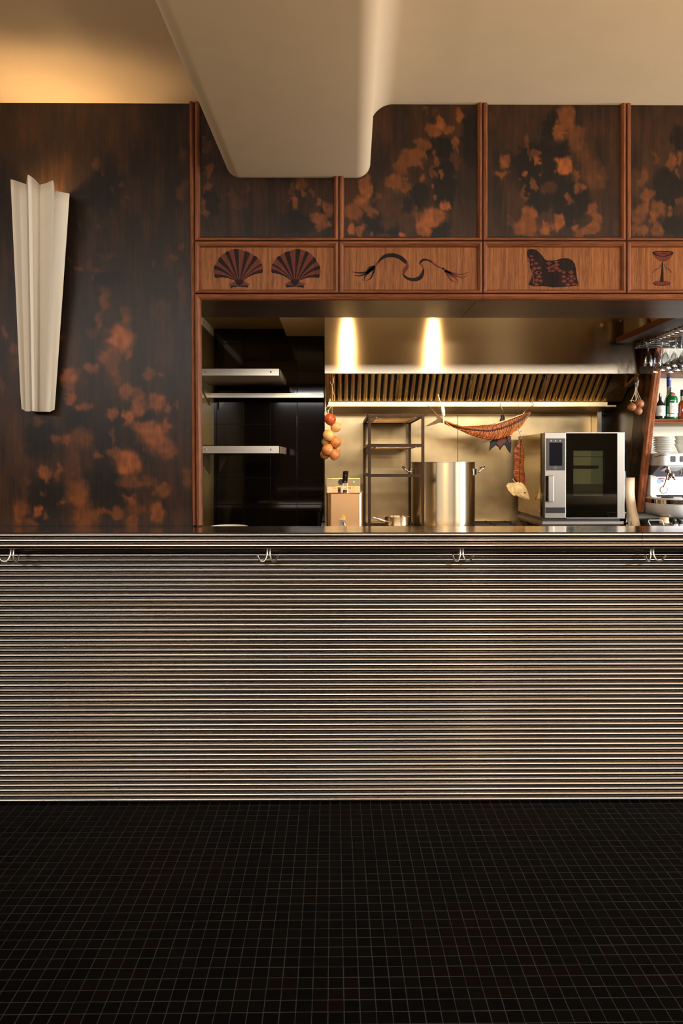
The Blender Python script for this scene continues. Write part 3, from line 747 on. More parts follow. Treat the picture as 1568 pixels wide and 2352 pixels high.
# double coat hooks under the overhang
hk = None
pos = ['leftmost at the photo edge', 'below the black tiled wall', 'below the stockpot', 'below the espresso machine']
for k, hx in enumerate((27.5, 616.5, 1059.5, 1496.5)):
    c = P(hx, 1259, 2.868); c.z = zt_c-.066
    lab = 'double steel coat hook under the bar edge, '+pos[k]
    t = thing('coat_hook', c, lab, 'hook', 'double coat hooks under the bar edge')
    q = 1/F*2.868
    for s in (-1, 1):
        pts = [c+Vector((s*3.2*q, 0, .002)), c+Vector((s*3.2*q, 0, -.018)), c+Vector((s*4.5*q, -.004, -.033)), c+Vector((s*9*q, -.012, -.0475)), c+Vector((s*14*q, -.02, -.050)),
               c+Vector((s*18.5*q, -.026, -.044)), c+Vector((s*21.5*q, -.03, -.034)), c+Vector((s*23.5*q, -.032, -.024))]
        m = MB(); m.tube(smooth_path(pts, 4), .0035, 12); link_mesh('prong', m, 'hook', t, smooth=60)
    m = MB(); m.box(c.x-.012, c.x+.012, c.y-.006, c.y+.006, c.z-.0005, c.z+.0015); link_mesh('mounting_plate', m, 'chrome', t, smooth=0)

# ================================================================== WALL SCONCE
tp = [(25.5, 412, 2.95), (44, 418, 2.975), (62, 424, 2.985), (64.5, 401.5, 2.915), (76, 410, 2.945), (91.5, 425, 2.975), (106, 421.5, 2.955), (121.5, 414.5, 2.935), (124.5, 438.5, 2.995), (140, 441, 3.00), (158.5, 445, 3.01)]
bt = [(49.5, 938, 3.04), (58, 943.5, 3.06), (70, 944, 3.07), (74.5, 943, 3.03), (82, 944, 3.05), (90, 944.5, 3.075), (97, 944.5, 3.05), (103.5, 944.5, 3.04), (106, 944.5, 3.08), (115, 944.8, 3.09), (124.5, 940, 3.09)]
t = thing('wall_sconce', P(90, 944, DW), 'tall pleated cream plaster wall light tapering downwards on the left panel', 'wall light')
def sect(f):
    out = []
    for a, b in zip(tp, bt):
        A = P(*a); B_ = P(*b); out.append(A.lerp(B_, f))
    return out
m = MB(); rows = []; NS = 14
def dense(row):
    """soften the pleats: subdivide each facet with a slight sag"""
    out = []
    for i in range(len(row)-1):
        a, b = row[i], row[i+1]
        for k in range(3): out.append(a.lerp(b, k/3))
    out.append(row[-1]); return out
for i in range(NS+1):
    rows.append(dense(sect(i/NS)))
for i, r in enumerate(rows):
    L0, R0 = r[0].copy(), r[-1].copy(); L0.y = DW-.001; R0.y = DW-.001
    rows[i] = [Vector((L0.x+.012, L0.y, L0.z))]+r+[Vector((R0.x*DW/r[-1].y-.006, R0.y, CAMH+(R0.z-CAMH)*DW/r[-1].y-.004))]
m.grid(rows)
bot = rows[-1]; m.add(bot, [tuple(range(len(bot)))])
sh_ = link_mesh('shade', m, 'sconce', t, smooth=28)
md = sh_.modifiers.new('thick', 'SOLIDIFY'); md.thickness = .006; md.offset = 0
c = Vector((pl.x, 3.05, 2.42-.05)); m = MB(); m.lathe(c, [(.012, -.05), (.014, -.01), (.02, .0), (.02, .015), (0.001, .022)], 16); link_mesh('lamp_holder', m, 'white', t)
m = MB(); m.lathe(c, [(.004, -.26), (.004, -.05)], 8); m.box(c.x-.02, c.x+.02, 3.08, DW, c.z-.27, c.z-.2); m.box(c.x-.006, c.x+.006, 3.045, 3.09, c.z-.25, c.z-.22); link_mesh('bracket', m, 'white', t)
m = MB(); rows = []  # unseen cup added inside the shade to give the ceiling glow a smooth cutoff
for zc_, kk_ in ((2.492, .92), (2.44, .9), (2.39, .6), (2.372, .22)):
    rows.append([Vector((pl.x+.112*kk_*math.cos(math.pi*q/16), 3.049+.066*kk_*math.sin(math.pi*q/16), zc_)) for q in range(32)])
m.grid(rows, True); o = link_mesh('cutoff_cup', m, 'white', t); md = o.modifiers.new('t', 'SOLIDIFY'); md.thickness = .002

# ================================================================== KITCHEN WORKTOPS
WZ = .955
t = thing('stove_counter', (1.0, 4.7, 0), 'stainless cooking counter under the pot and the oven', 'counter')
m = MB(); m.box(sx-.02, 1.9, 4.24, 5.13, WZ-.05, WZ); link_mesh('worktop', m, 'splash', t, smooth=0, bevel=.004)
m = MB(); m.box(sx, 1.88, 4.28, 5.12, .1, WZ-.05); m.box(sx+.05, 1.85, 4.35, 5.1, 0, .1); link_mesh('body', m, 'splash', t, smooth=0)
# pan supports
for gx, gy in ((.20, 4.62), (.62, 4.66), (1.02, 4.78)):
    m = MB()
    for a in (-.13, 0, .13):
        m.box(gx-.17, gx+.17, gy+a-.006, gy+a+.006, WZ+.012, WZ+.027)
        m.box(gx+a-.006, gx+a+.006, gy-.17, gy+.17, WZ+.012, WZ+.027)
    for a in (-.15, .15):
        for b in (-.15, .15): m.box(gx+a-.008, gx+a+.008, gy+b-.008, gy+b+.008, WZ, WZ+.014)
    m.lathe((gx, gy, WZ), [(.045, 0), (.045, .01), (.02, .012)], 16)
    o = link_mesh('pan_support', m, 'blackrough', t, smooth=0)
t = thing('prep_counter', (-.4, 4.0, 0), 'low counter behind the bar under the left shelves', 'counter')
m = MB(); m.box(kx+.012, sx-.05, 3.62, 4.3, .96, 1.0); link_mesh('worktop', m, 'splash', t, smooth=0, bevel=.004)
m = MB(); m.box(kx+.012, sx-.07, 3.66, 4.28, 0, .96); link_mesh('body', m, 'splash', t, smooth=0)
t = thing('plate', P(526, 1216, 4.0), 'white round plate whose rim just shows over the bar at left', 'plate')
c = P(526, 1216, 4.0); c.z = 1.001
link_mesh('plate_body', MB().lathe(c, [(.05, 0), (.055, .004), (.09, .018), (.103, .029), (.101, .030), (.085, .020), (.05, .008), (.001, .007)], 40), 'white', t)

# backsplash cladding of sheet steel
YS = KB-.04
t = thing('backsplash', (sx, YS, WZ), 'brushed stainless steel wall cladding behind the stove', 'wall cladding')
xe = P(1357, 1000, YS).x; x2 = P(1051, 1000, YS).x; ztp = P(900, 952, YS).z
for a, b in ((sx, x2), (x2, xe)):
    m = MB(); m.box(a+.0012, b-.0012, YS, YS+.012, WZ-.1, ztp+.2); link_mesh('panel', m, 'splash', t, smooth=0, bevel=.001)
m = MB(); m.box(sx, xe, YS-.01, YS+.002, ztp-.004, ztp+.012); link_mesh('top_rail', m, 'splash', t, smooth=0)
x3 = P(1381, 1000, YS-.12).x
m = MB(); m.box(xe, x3, YS-.12, YS+.01, WZ, ztp+.25); link_mesh('corner_post', m, 'hood', t, smooth=0)
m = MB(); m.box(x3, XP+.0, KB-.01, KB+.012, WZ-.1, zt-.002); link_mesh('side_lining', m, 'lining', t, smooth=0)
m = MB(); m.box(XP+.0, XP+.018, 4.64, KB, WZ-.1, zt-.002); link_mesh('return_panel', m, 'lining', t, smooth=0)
m = MB(); c = P(779, 976, YS-.01); m.lathe((c.x, c.y, c.z), [(.008, -.02), (.008, .016)], 12); m.lathe(c, [(.011, -.004), (.011, .004)], 12); link_mesh('pipe_fitting', m, 'wire', t)
t = thing('thermometer', P(1440, 1010, 5.1), 'small black wall gauge with yellow band right of the oven', 'gauge')
a = P(1435.5, 999, 5.1); b = P(1443, 1021, 5.1)
link_mesh('housing', MB().box(a.x, b.x, 5.1, KB-.012, b.z, a.z), 'black', t, smooth=0, bevel=.003)
a = P(1438, 1006, 5.095); b = P(1443, 1013, 5.095); link_mesh('yellow_band', MB().box(a.x, b.x, 5.094, 5.11, b.z, a.z), 'yellow', t, smooth=0)

# ================================================================== EXTRACTOR HOOD
YH = 4.45
a = P(745, 858, YH); hx0, hz = a.x, a.z; hx1 = P(1484, 860, YH).x
ZHT = zt-.004; zb_ = P(800, 946, YS).z
t = thing('extractor_hood', (.9, YH, ZHT), 'wide stainless kitchen extractor hood with ribbed grease filters', 'extractor hood')
m = MB(); m.box(hx0, hx1, YH, YH+.012, hz, ZHT); m.box(hx0, hx1, YH+.012, YH+.03, hz, hz+.012); link_mesh('front_panel', m, 'hood', t, smooth=0, bevel=.0015)
m = MB()
m.prism([(hx0, YH+.012, ZHT), (hx0, YH+.012, hz), (hx0, YS, zb_), (hx0, YS, ZHT)], (.010, 0, 0)); link_mesh('side_panel', m, 'hood', t, smooth=0)
m = MB(); m.prism([(hx1, YH+.012, ZHT), (hx1, YH+.012, hz), (hx1, YS, zb_), (hx1, YS, ZHT)], (-.010, 0, 0))
m.prism([(hx1, YH+.012, hz), (hx1, YS, zb_), (hx1, YS, zb_+.02), (hx1, YH+.012, hz+.02)], (-.035, 0, 0)); link_mesh('side_panel', m, 'hood', t, smooth=0)
m = MB(); m.box(hx0, hx1, YH+.012, YS, ZHT-.01, ZHT); link_mesh('top_panel', m, 'hood', t, smooth=0)
# filters: five cassettes of sloping baffles
fY0, fY1 = 4.60, 4.80
fz0 = P(900, 856, fY0).z; fz1 = P(900, 922, fY1).z
fx0 = P(757, 880, 4.65).x; fx1 = P(1404, 890, 4.65).x
seams = [fx0]+[P(x, 885, 4.69).x for x in (912, 1079, 1247)]+[fx1]
n_sl = 45; pitch = (fx1-fx0)/n_sl
bm_ = thing('_', (0, 0, 0)); bpy.data.objects.remove(bm_)
sl = 0
for i in range(4):
    fr = MB(); a, b = seams[i], seams[i+1]
    def slope(x0, x1, d0, d1, u0=0., u1=1.):
        """slab lying on the filter slope between x0..x1, d = height off the plane"""
        A0 = Vector((0, fY0, fz0)).lerp(Vector((0, fY1, fz1)), u0); A1 = Vector((0, fY0, fz0)).lerp(Vector((0, fY1, fz1)), u1)
        nrm = Vector((0, -(fz0-fz1), -(fY1-fY0))).normalized()
        vs = []
        for A in (A0, A1):
            for d in (d0, d1):
                for x in (x0, x1): vs.append(Vector((x, A.y, A.z))+nrm*d)
        return vs, [(0, 1, 3, 2), (4, 6, 7, 5), (0, 4, 5, 1), (2, 3, 7, 6), (0, 2, 6, 4), (1, 5, 7, 3)]
    fr.add(*slope(a+.001, a+.007, -.02, .006)); fr.add(*slope(b-.007, b-.001, -.02, .006))
    fr.add(*slope(a+.001, b-.001, -.02, .004, 0, .03)); fr.add(*slope(a+.001, b-.001, -.02, .004, .965, 1))
    fo = link_mesh('grease_filter', fr, 'hood_in', t, smooth=0)
    back = MB(); back.add(*slope(a+.002, b-.002, -.034, -.03)); link_mesh('filter_back', back, 'blackrough', fo, smooth=0)
    ns = max(1, round((b-a-.014)/pitch)); pp = (b-a-.014)/ns
    for k in range(ns):
        x = a+.007+pp*k; sm = MB()
        vs = []
        # arched baffle: trapezoid cross-section
        nrm = Vector((0, -(fz0-fz1), -(fY1-fY0))).normalized()
        cs = [(.0, -.016), (.16, -.001), (.34, .004), (.66, .004), (.84, -.001), (1.0, -.016)]
        w2 = pp*.72
        rows_ = []
        for u in (.03, .97):
            A = Vector((0, fY0, fz0)).lerp(Vector((0, fY1, fz1)), u)
            rows_.append([Vector((x+w2*c_, A.y, A.z))+nrm*d for c_, d in cs])
        sm.grid(rows_); link_mesh('baffle', sm, 'hood_in', fo, smooth=0, fixn=False)
    # lift handle
    hm = MB(); A = Vector((b-.012 if i < 3 else b-.03, fY0+.02, fz0-.012))
    hm.tube([A+Vector((-.012, -.004, -.0)), A+Vector((-.012, -.012, -.03)), A+Vector((.012, -.012, -.03)), A+Vector((.012, -.004, 0))], .0028, 6)
    link_mesh('lift_handle', hm, 'blackrough', fo)
m = MB(); m.add(*slope(fx1+.002, hx1-.012, -.01, 0)); link_mesh('blank_panel', m, 'hood_in', t, smooth=0)
m = MB(); m.add(*slope(hx0+.011, fx0-.001, -.01, .0)); link_mesh('blank_panel', m, 'hood_in', t, smooth=0)
# grease gutter and the sloping closing sheet behind it
g0 = P(900, 923.5, fY1-.02); g1 = P(900, 932.7, fY1-.02)
m = MB(); m.box(hx0+.02, P(1392, 930, fY1).x, fY1-.02, fY1+.002, g1.z, g0.z); m.box(hx0+.02, P(1392, 930, fY1).x, fY1-.02, fY1+.04, g1.z-.002, g1.z+.002); link_mesh('gutter', m, 'hood_in', t, smooth=0)
m = MB(); zq = P(900, 951, YS-.002).z
m.prism([(hx0+.011, fY1+.03, g1.z), (hx0+.011, YS-.002, zq), (hx0+.011, YS-.002, zq+.012), (hx0+.011, fY1+.03, g1.z+.012)], (hx1-hx0-.05, 0, 0)); link_mesh('closing_sheet', m, 'splash', t, smooth=0)

# ================================================================== SHELVES ON THE LEFT
def shelf(name, yf0, yf1, yb0, label, lip=True):
    """front edge between rows yf0..yf1"""
    Y0, Y1 = 4.42, 5.02
    a = P(642, yf0, Y0); b = P(642, yf1, Y0)
    t = thing(name, (kx, Y0, a.z), label, 'shelf', 'stainless wall shelves at the left of the kitchen')
    m = MB(); m.box(kx+.01, a.x, Y0, Y0+.004, b.z, a.z); m.box(kx+.01, a.x, Y0, Y1, a.z-.004, a.z); link_mesh('shelf_board', m, 'shelf', t, smooth=0)
    m = MB(); m.box(kx+.01, a.x-.004, Y0+.006, Y1, b.z+.002, b.z+.005)
    link_mesh('underside', m, 'splash', t, smooth=0)
    m = MB(); m.box(a.x-.004, a.x, Y0, Y1, b.z, a.z); m.box(a.x-.016, a.x-.012, Y0+.004, Y1, b.z, a.z)
    link_mesh('end_cap', m, 'shelf', t, smooth=0)
    for px in (472, 622):
        c = P(px, (yf0+yf1)/2, Y0-.001); m = MB(); m.lathe(c, [(.006, -.002), (.005, -.003), (.001, -.0035)], 12, 'y', cap=False)
        o = link_mesh('screw', m, 'chrome', t)
    m = MB(); m.prism([(kx+.008, Y0+.12, b.z), (kx+.008, Y1, b.z), (kx+.008, Y1, b.z-.14)], (.006, 0, 0)); link_mesh('bracket', m, 'splash', t, smooth=0)
shelf('wall_shelf', 845.5, 862.5, 888, 'upper stainless wall shelf left of the hood seen from below')
shelf('wall_shelf', 1023, 1041, 1043, 'lower stainless wall shelf left of the hood at eye level')
t = thing('back_shelf', P(489, 903, KB), 'narrow steel ledge running across the black tiled wall', 'shelf')
a = P(489, 903, KB-.20); b = P(743.5, 913.5, KB-.20)
m = MB(); m.box(kx+.015, b.x, KB-.2, KB-.19, b.z, a.z); m.box(kx+.015, b.x, KB-.2, KB, a.z-.006, a.z); link_mesh('ledge', m, 'shelf', t, smooth=0, bevel=.001)

# ================================================================== STEEL RACK
Y0, Y1 = 4.31, 5.10
L0 = P(845, 951, Y0); R0 = P(974.5, 951, Y0); zz0 = L0.z
t = thing('steel_rack', ((L0.x+R0.x)/2, (Y0+Y1)/2, WZ), 'tall open square-tube steel rack beside the stockpot', 'rack')
tb = .0172
xl, xr = L0.x, R0.x
m = MB(); m.box(xl, xr, Y0, Y0+tb, zz0-tb, zz0); m.box(xl, xr, Y1-tb, Y1, zz0-tb, zz0); m.box(xl, xl+tb, Y0+tb, Y1-tb, zz0-tb, zz0); m.box(xr-tb, xr, Y0+tb, Y1-tb, zz0-tb, zz0)
link_mesh('top_frame', m, 'rack', t, smooth=0, bevel=.0012)
for x in (xl, xr-tb):
    for y in (Y0, Y1-tb):
        m = MB(); m.box(x, x+tb, y, y+tb, WZ+.0005, zz0-tb); link_mesh('leg', m, 'rack', t, smooth=0, bevel=.0012)
def grate(z):
    m = MB()
    y = Y0+.03
    while y < Y1-.03: m.tube([(xl+.006, y, z), (xr-.006, y, z)], .003, 6); y += .034
    for x in (xl+.05, xr-.05): m.tube([(x, Y0+.01, z-.005), (x, Y1-.01, z-.005)], .004, 6)
    o = link_mesh('wire_grate', m, 'shelf', t)
grate(zz0-.012)
za = P(845, 1019.5, Y0).z
m = MB(); m.box(xl+tb, xr-tb, Y0, Y0+.012, za-tb, za); m.box(xl, xl+.012, Y0+tb, Y1-tb, za-tb, za); m.box(xl+tb, xr-tb, Y1-.012, Y1, za-tb, za); link_mesh('middle_rail', m, 'rack', t, smooth=0)
grate(za-.014)
zb2 = P(845, 1088.8, Y0).z
m = MB(); m.box(xl+tb, xr-tb, Y0, Y0+.012, zb2-tb, zb2); m.box(xl, xl+.012, Y0+tb, Y1-tb, zb2-tb, zb2); link_mesh('lower_rail', m, 'rack', t, smooth=0)

# ================================================================== POTS
def loop_handle(c, d, w_, rise=.025, out=.05):
    """horizontal looped handle leaving the pot wall at c in direction d (unit, x)"""
    c = Vector(c); s = Vector((0, 1, 0)); d = Vector(d)
    pts = [c-s*w_/2, c-s*w_/2+d*out*.45, c-s*w_*.42+d*out+Vector((0, 0, rise)), c+s*w_*.42+d*out+Vector((0, 0, rise)), c+s*w_/2+d*out*.45, c+s*w_/2]
    return smooth_path(pts, 4)
pc = P(1017, 1061, 4.66); R = (1089.5-945)/2/F*4.66
t = thing('stockpot', (pc.x, 4.66, WZ+.028), 'big tall stainless stockpot standing open on the stove', 'pot')
zb0 = WZ+.0275; H = pc.z-zb0
c = Vector((pc.x, 4.66, zb0))
m = MB(); m.lathe(c, [(.001, 0), (R-.02, 0), (R-.006, .005), (R-.001, .02), (R, .04), (R, H-.004), (R+.003, H-.003), (R+.003, H), (R-.004, H), (R-.004, .03), (R-.02, .012), (.001, .012)], 72)
link_mesh('pot_body', m, 'pot', t, smooth=50)
for s in (-1, 1):
    hc = c+Vector((s*(R-.002), 0, H-.062))
    m = MB(); m.tube(loop_handle(hc, (s, 0, 0), .10, .03, .056), .0048, 10); o = link_mesh('handle', m, 'chrome', t)
    m = MB(); m.box(hc.x-.003, hc.x+.006*1, hc.y-.065, hc.y-.035, hc.z-.018, hc.z+.018); m.box(hc.x-.003, hc.x+.006, hc.y+.035, hc.y+.065, hc.z-.018, hc.z+.018); link_mesh('handle_plate', m, 'chrome', o, smooth=0)
YP = 4.56
pc2 = P(911.5, 1186, YP); R = (940-883)/2/F*YP
t = thing('saucepan', (pc2.x, YP, zb0), 'small low steel saucepan with its handle pointing left inside the rack', 'pan')
c = Vector((pc2.x, YP, zb0)); H = pc2.z-zb0
m = MB(); m.lathe(c, [(.001, 0), (R-.008, 0), (R, .006), (R, H-.003), (R+.002, H), (R-.003, H), (R-.004, .01), (.001, .006)], 48); link_mesh('pan_body', m, 'pot', t, smooth=50)
m = MB(); hp = [P(884+12, 1199, YP-R*.9), P(880, 1196, YP-R), P(868, 1191.5, YP-R-.02), P(855, 1187.5, YP-R-.04)]
m.tube(smooth_path(hp, 4), [.006+.004*math.sin(math.pi*i/12) for i in range(13)], 10); link_mesh('handle', m, 'chrome', t)

# ================================================================== FRYER
Y0, Y1 = 4.40, 4.86
a = P(749.5, 1132, Y0); b = P(833.5, 1132, Y0)
t = thing('deep_fryer', ((a.x+b.x)/2, Y0, WZ), 'small stainless deep fryer with a rounded tank at the left of the stove', 'fryer')
def rbox(m, x0, x1, y0, y1, z0, z1, r, n=6):
    ring = []
    for (cx, cy, a0) in ((x1-r, y1-r, 0), (x0+r, y1-r, 90), (x0+r, y0+r, 180), (x1-r, y0+r, 270)):
        for k in range(n+1):
            an = math.radians(a0+90*k/n); ring.append((cx+r*math.cos(an), cy+r*math.sin(an)))
    N_ = len(ring)
    vs = [(x, y, z0) for x, y in ring]+[(x, y, z1) for x, y in ring]
    fs = [(k, (k+1) % N_, N_+(k+1) % N_, N_+k) for k in range(N_)]+[tuple(range(N_))[::-1], tuple(range(N_, 2*N_))]
    return m.add(vs, fs)
ztop = a.z
m = MB(); rbox(m, a.x, b.x, Y0, Y1-.06, WZ+.001, ztop-.004, .035, 8); link_mesh('tank', m, 'fryer', t, smooth=50)
m = MB(); rbox(m, a.x-.001, b.x+.002, Y0-.004, Y1-.05, ztop-.006, ztop, .03, 8); link_mesh('rim', m, 'chrome', t, smooth=50, bevel=.001)
# oil surface / dark well
m = MB(); rbox(m, a.x+.03, b.x-.03, Y0+.05, Y1-.12, ztop-.001, ztop+.0008, .02, 4); link_mesh('oil_well', m, 'amber', t, smooth=0)
p0 = P(748, 1098, Y1-.03); p1 = P(827, 1131, Y1-.03)
m = MB(); m.box(p0.x, p1.x, Y1-.03, Y1+.06, p1.z-.02, p0.z); link_mesh('control_box', m, 'splash', t, smooth=0, bevel=.003)
m = MB(); q0 = P(750, 1117, Y1-.05); q1 = P(827, 1131, Y1-.05); m.box(q0.x, q1.x, Y1-.05, Y1-.028, q1.z, q0.z); link_mesh('heater_bracket', m, 'fryer', t, smooth=0, bevel=.002)
for px, mat_ in ((812.5, 'led_green'), (803.5, 'led_red')):
    c = P(px, 1107, Y1-.032); m = MB(); m.lathe(c, [(.0045, 0), (.004, -.003), (.001, -.004)], 12, 'y'); link_mesh('pilot_lamp', m, mat_, t)
c = P(783, 1107, Y1-.04); m = MB(); m.lathe(c, [(.018, .01), (.018, -.012), (.015, -.016), (.001, -.016)], 24, 'y'); link_mesh('thermostat_knob', m, 'black', t)
# basket: long black grip and wire frame
yb2 = Y0+.06
m = MB(); g0 = P(793, 1084, yb2-.02); g1 = P(791.5, 1110, yb2)
w_ = 6.6/F*yb2
ring = []
for (q, ww, dd) in ((P(793.8, 1081.5, yb2-.03), .011, .006), (P(793.8, 1083, yb2-.032), .017, .012), (P(792.5, 1096, yb2-.014), .0165, .012), (P(791.5, 1109, yb2), .016, .010)):
    ring.append([Vector((q.x+ww*math.cos(a_)*(1 if abs(math.cos(a_)) > .5 else .9), q.y+dd*math.sin(a_), q.z)) for a_ in [2*math.pi*k/16 for k in range(16)]])
m.grid(ring, True); m.add(ring[0]+ring[-1], [tuple(range(16))[::-1], tuple(range(16, 32))])
bk = link_mesh('basket_handle', m, 'black', t, smooth=60)
for qx, qy in ((793, 1091.5), (792.3, 1105.5)):
    c = P(qx, qy, yb2-.034 if qy < 1100 else yb2-.012); m = MB(); m.lathe(c, [(.0028, .004), (.0026, -.002), (.0005, -.0028)], 10, 'y'); link_mesh('rivet', m, 'chrome', bk)
m = MB(); f4 = [P(786, 1132, yb2), P(787.5, 1110.5, yb2), P(797, 1110.5, yb2), P(797, 1132, yb2)]
m.tube(f4, .0022, 6); link_mesh('basket_wire', m, 'wire', t)
m = MB(); m.tube([P(765, 1121, yb2+.01), P(777, 1120.5, yb2+.01), P(800, 1120.5, yb2+.01), P(806, 1121, yb2+.01)], .0026, 8)
m.tube([P(765, 1118.5, yb2+.01), P(765, 1124.5, yb2+.01)], .003, 8); m.tube([P(806, 1118.5, yb2+.01), P(806, 1124, yb2+.01)], .003, 8)
link_mesh('basket_rest', m, 'wire', t)
m = MB(); e0 = P(775.5, 1119, yb2+.02); e1 = P(797, 1131, yb2+.02); m.box(e0.x, e0.x+.018, yb2+.02, yb2+.05, e1.z, e0.z); m.lathe(P(791.5, 1129, yb2+.01), [(.014, -.008), (.016, 0), (.012, .01), (.001, .012)], 16); link_mesh('heater_clip', m, 'blackrough', t)
# warning sign and drain tap
m = MB(); yy = Y0-.0015; tri = [P(783.5, 1191, yy), P(794.5, 1191, yy), P(788.8, 1181.5, yy)]; m.prism(tri, (0, .0012, 0)); sg = link_mesh('warning_sign', m, 'yellow', t, smooth=0)
m = MB(); o1 = [P(784.8, 1190.2, yy-.0004), P(793, 1190.2, yy-.0004), P(788.8, 1183.2, yy-.0004)]
m.tube(o1+[o1[0]], .0005, 4)
m.tube([P(788.8, 1185.5, yy-.0005), P(788.2, 1187.3, yy-.0005), P(789.4, 1187.6, yy-.0005), P(788.8, 1189.4, yy-.0005)], .0007, 4); link_mesh('warning_symbol', m, 'black', sg, smooth=0)
c = P(789, 1201, Y0)
m = MB(); m.box(c.x-.026, c.x-.009, Y0-.012, Y0-.0005, c.z-.012, c.z+.022); m.lathe((c.x, Y0-.001, c.z+.012), [(.01, 0), (.011, -.03), (.009, -.034), (.001, -.034)], 16, 'y')
m.tube([(c.x, Y0-.02, c.z+.012), (c.x+.004, Y0-.035, c.z+.002), (c.x+.008, Y0-.045, c.z-.018)], .0085, 12); link_mesh('drain_tap', m, 'silver', t)

# ================================================================== COMBI OVEN
Y0, Y1 = 4.45, 5.03
A = P(1251, 993.5, Y0); B_ = P(1434, 1190, Y0); SXL = P(1244, 995, Y0).x
t = thing('combi_oven', ((A.x+B_.x)/2, Y0, WZ), 'stainless combi oven with dark glass door on the stove counter', 'oven')
m = MB(); m.box(SXL, B_.x-.006, Y0+.03, Y1, B_.z+.004, A.z-.003); link_mesh('casing', m, 'oven_side', t, smooth=0, bevel=.003)
xd = P(1299.5, 1000, Y0).x; xg = P(1417, 1000, Y0).x
m = MB(); m.box(A.x, xd-.001, Y0, Y0+.03, B_.z, A.z); link_mesh('control_column', m, 'oven', t, smooth=0, bevel=.002)
def W(x, y, Y=Y0): return P(x, y, Y)
# door: frame with a real opening, tinted glass in front, cavity behind
x0w, x1w = W(1317, 1000).x, W(1389, 1000).x; z1w, z0w = W(1300, 1034).z, W(1300, 1139).z
dr = thing('_d', (0, 0, 0)); bpy.data.objects.remove(dr)
m = MB()
m.box(xd+.001, x0w, Y0+.006, Y0+.028, B_.z, A.z); m.box(x1w, xg, Y0+.006, Y0+.028, B_.z, A.z)
m.box(x0w, x1w, Y0+.006, Y0+.028, z1w, A.z); m.box(x0w, x1w, Y0+.006, Y0+.028, B_.z, z0w)
door = link_mesh('door', m, 'ovenglass', t, smooth=0)
m = MB(); m.box(xg, B_.x, Y0, Y0+.028, B_.z, A.z); link_mesh('door_edge', m, 'oven', door, smooth=0, bevel=.002)
m = MB(); m.box(xd+.001, B_.x, Y0-.001, Y0+.006, A.z-.004, A.z+.001); m.box(xd+.001, B_.x, Y0-.001, Y0+.006, B_.z-.002, B_.z+.003); link_mesh('door_trim', m, 'oven', door, smooth=0)
tg = bpy.data.materials.new('tinted oven pane'); tg.use_nodes = True
N, L = tg.node_tree.nodes, tg.node_tree.links; N.clear()
out = N.new('ShaderNodeOutputMaterial'); tr = N.new('ShaderNodeBsdfTransparent'); tr.inputs[0].default_value = (.72, .72, .64, 1)
gl = N.new('ShaderNodeBsdfGlossy'); gl.inputs['Roughness'].default_value = .03; gl.inputs['Color'].default_value = (1, 1, 1, 1)
fr_ = N.new('ShaderNodeFresnel'); fr_.inputs[0].default_value = 1.6; mx = N.new('ShaderNodeMixShader')
L.new(fr_.outputs[0], mx.inputs[0]); L.new(tr.outputs[0], mx.inputs[1]); L.new(gl.outputs[0], mx.inputs[2]); L.new(mx.outputs[0], out.inputs[0])
M['tint'] = tg
m = MB(); m.box(xd+.002, xg, Y0+.002, Y0+.005, B_.z+.003, A.z-.004); link_mesh('door_glass', m, 'tint', door, smooth=0)
m = MB(); yc = Y0+.0285; yk = Y0+.029
zi = W(1300, 1112).z
# cavity lining
m.box(x0w-.002, x1w+.002, yk-.0005, yk, z0w-.002, z1w+.002)
m = MB(); m.box(x0w+.001, x1w-.001, Y0+.0265, Y0+.028, z0w+.001, z1w-.001); link_mesh('inner_pane', m, 'windowtile', door, smooth=0)
m = MB(); a = W(1317, 1069); b = W(1372, 1076); m.box(a.x+.001, W(1376, 1070).x, Y0+.012, Y0+.0262, b.z, a.z); 
for yy_ in (1049, 1130): q = W(1317, yy_); m.box(x0w+.002, x1w-.002, Y0+.02, Y0+.024, q.z-.0015, q.z+.001)
link_mesh('oven_rack', m, 'chrome', door, smooth=0)
m = MB(); a = W(1361, 1077); b = W(1389, 1111); m.box(a.x, x1w-.002, Y0+.024, Y0+.0262, z0w+.02, z1w-.002); link_mesh('side_liner', m, plain('oven liner', (132, 138, 112), .4), door, smooth=0)
m = MB(); m.box(x0w+.002, x1w-.002, Y0+.022, Y0+.0262, z0w+.002, W(1300, 1112).z); link_mesh('oven_floor', m, plain('oven floor', (88, 84, 68), .5), door, smooth=0)
# control panel
a = W(1253.5, 1007); b = W(1297, 1080.5); m = MB(); m.box(a.x, b.x, Y0-.002, Y0+.001, b.z, a.z); cpn = link_mesh('control_panel', m, 'panelgrey', t, smooth=0)
a = W(1261, 1016.5); b = W(1290.5, 1069.5); m = MB(); m.box(a.x, b.x, Y0-.0032, Y0-.001, b.z, a.z); link_mesh('touch_screen', m, 'screen', cpn, smooth=0)
for px in (1265, 1275.5, 1286):
    c = W(px, 1011.7, Y0-.0022); m = MB(); m.lathe(c, [(.0042, 0), (.0042, -.0006), (.0001, -.0006)], 10, 'y')
    q = W(px, 1014.5, Y0-.0025); m.box(q.x-.008, q.x+.008, Y0-.0026, Y0-.002, q.z-.0005, q.z+.0005); link_mesh('icon', m, 'icon', cpn, smooth=0)
c = W(1275, 1074.5, Y0-.0025); m = MB()
m.tube([c+Vector((.0105*math.cos(k*math.pi/12), 0, .0105*math.sin(k*math.pi/12))) for k in range(24)], .0006, 5, closed=True)
for dz_ in (-.003, 0, .003): m.box(c.x-.0045, c.x+.0045, Y0-.003, Y0-.002, c.z+dz_-.0006, c.z+dz_+.0006)
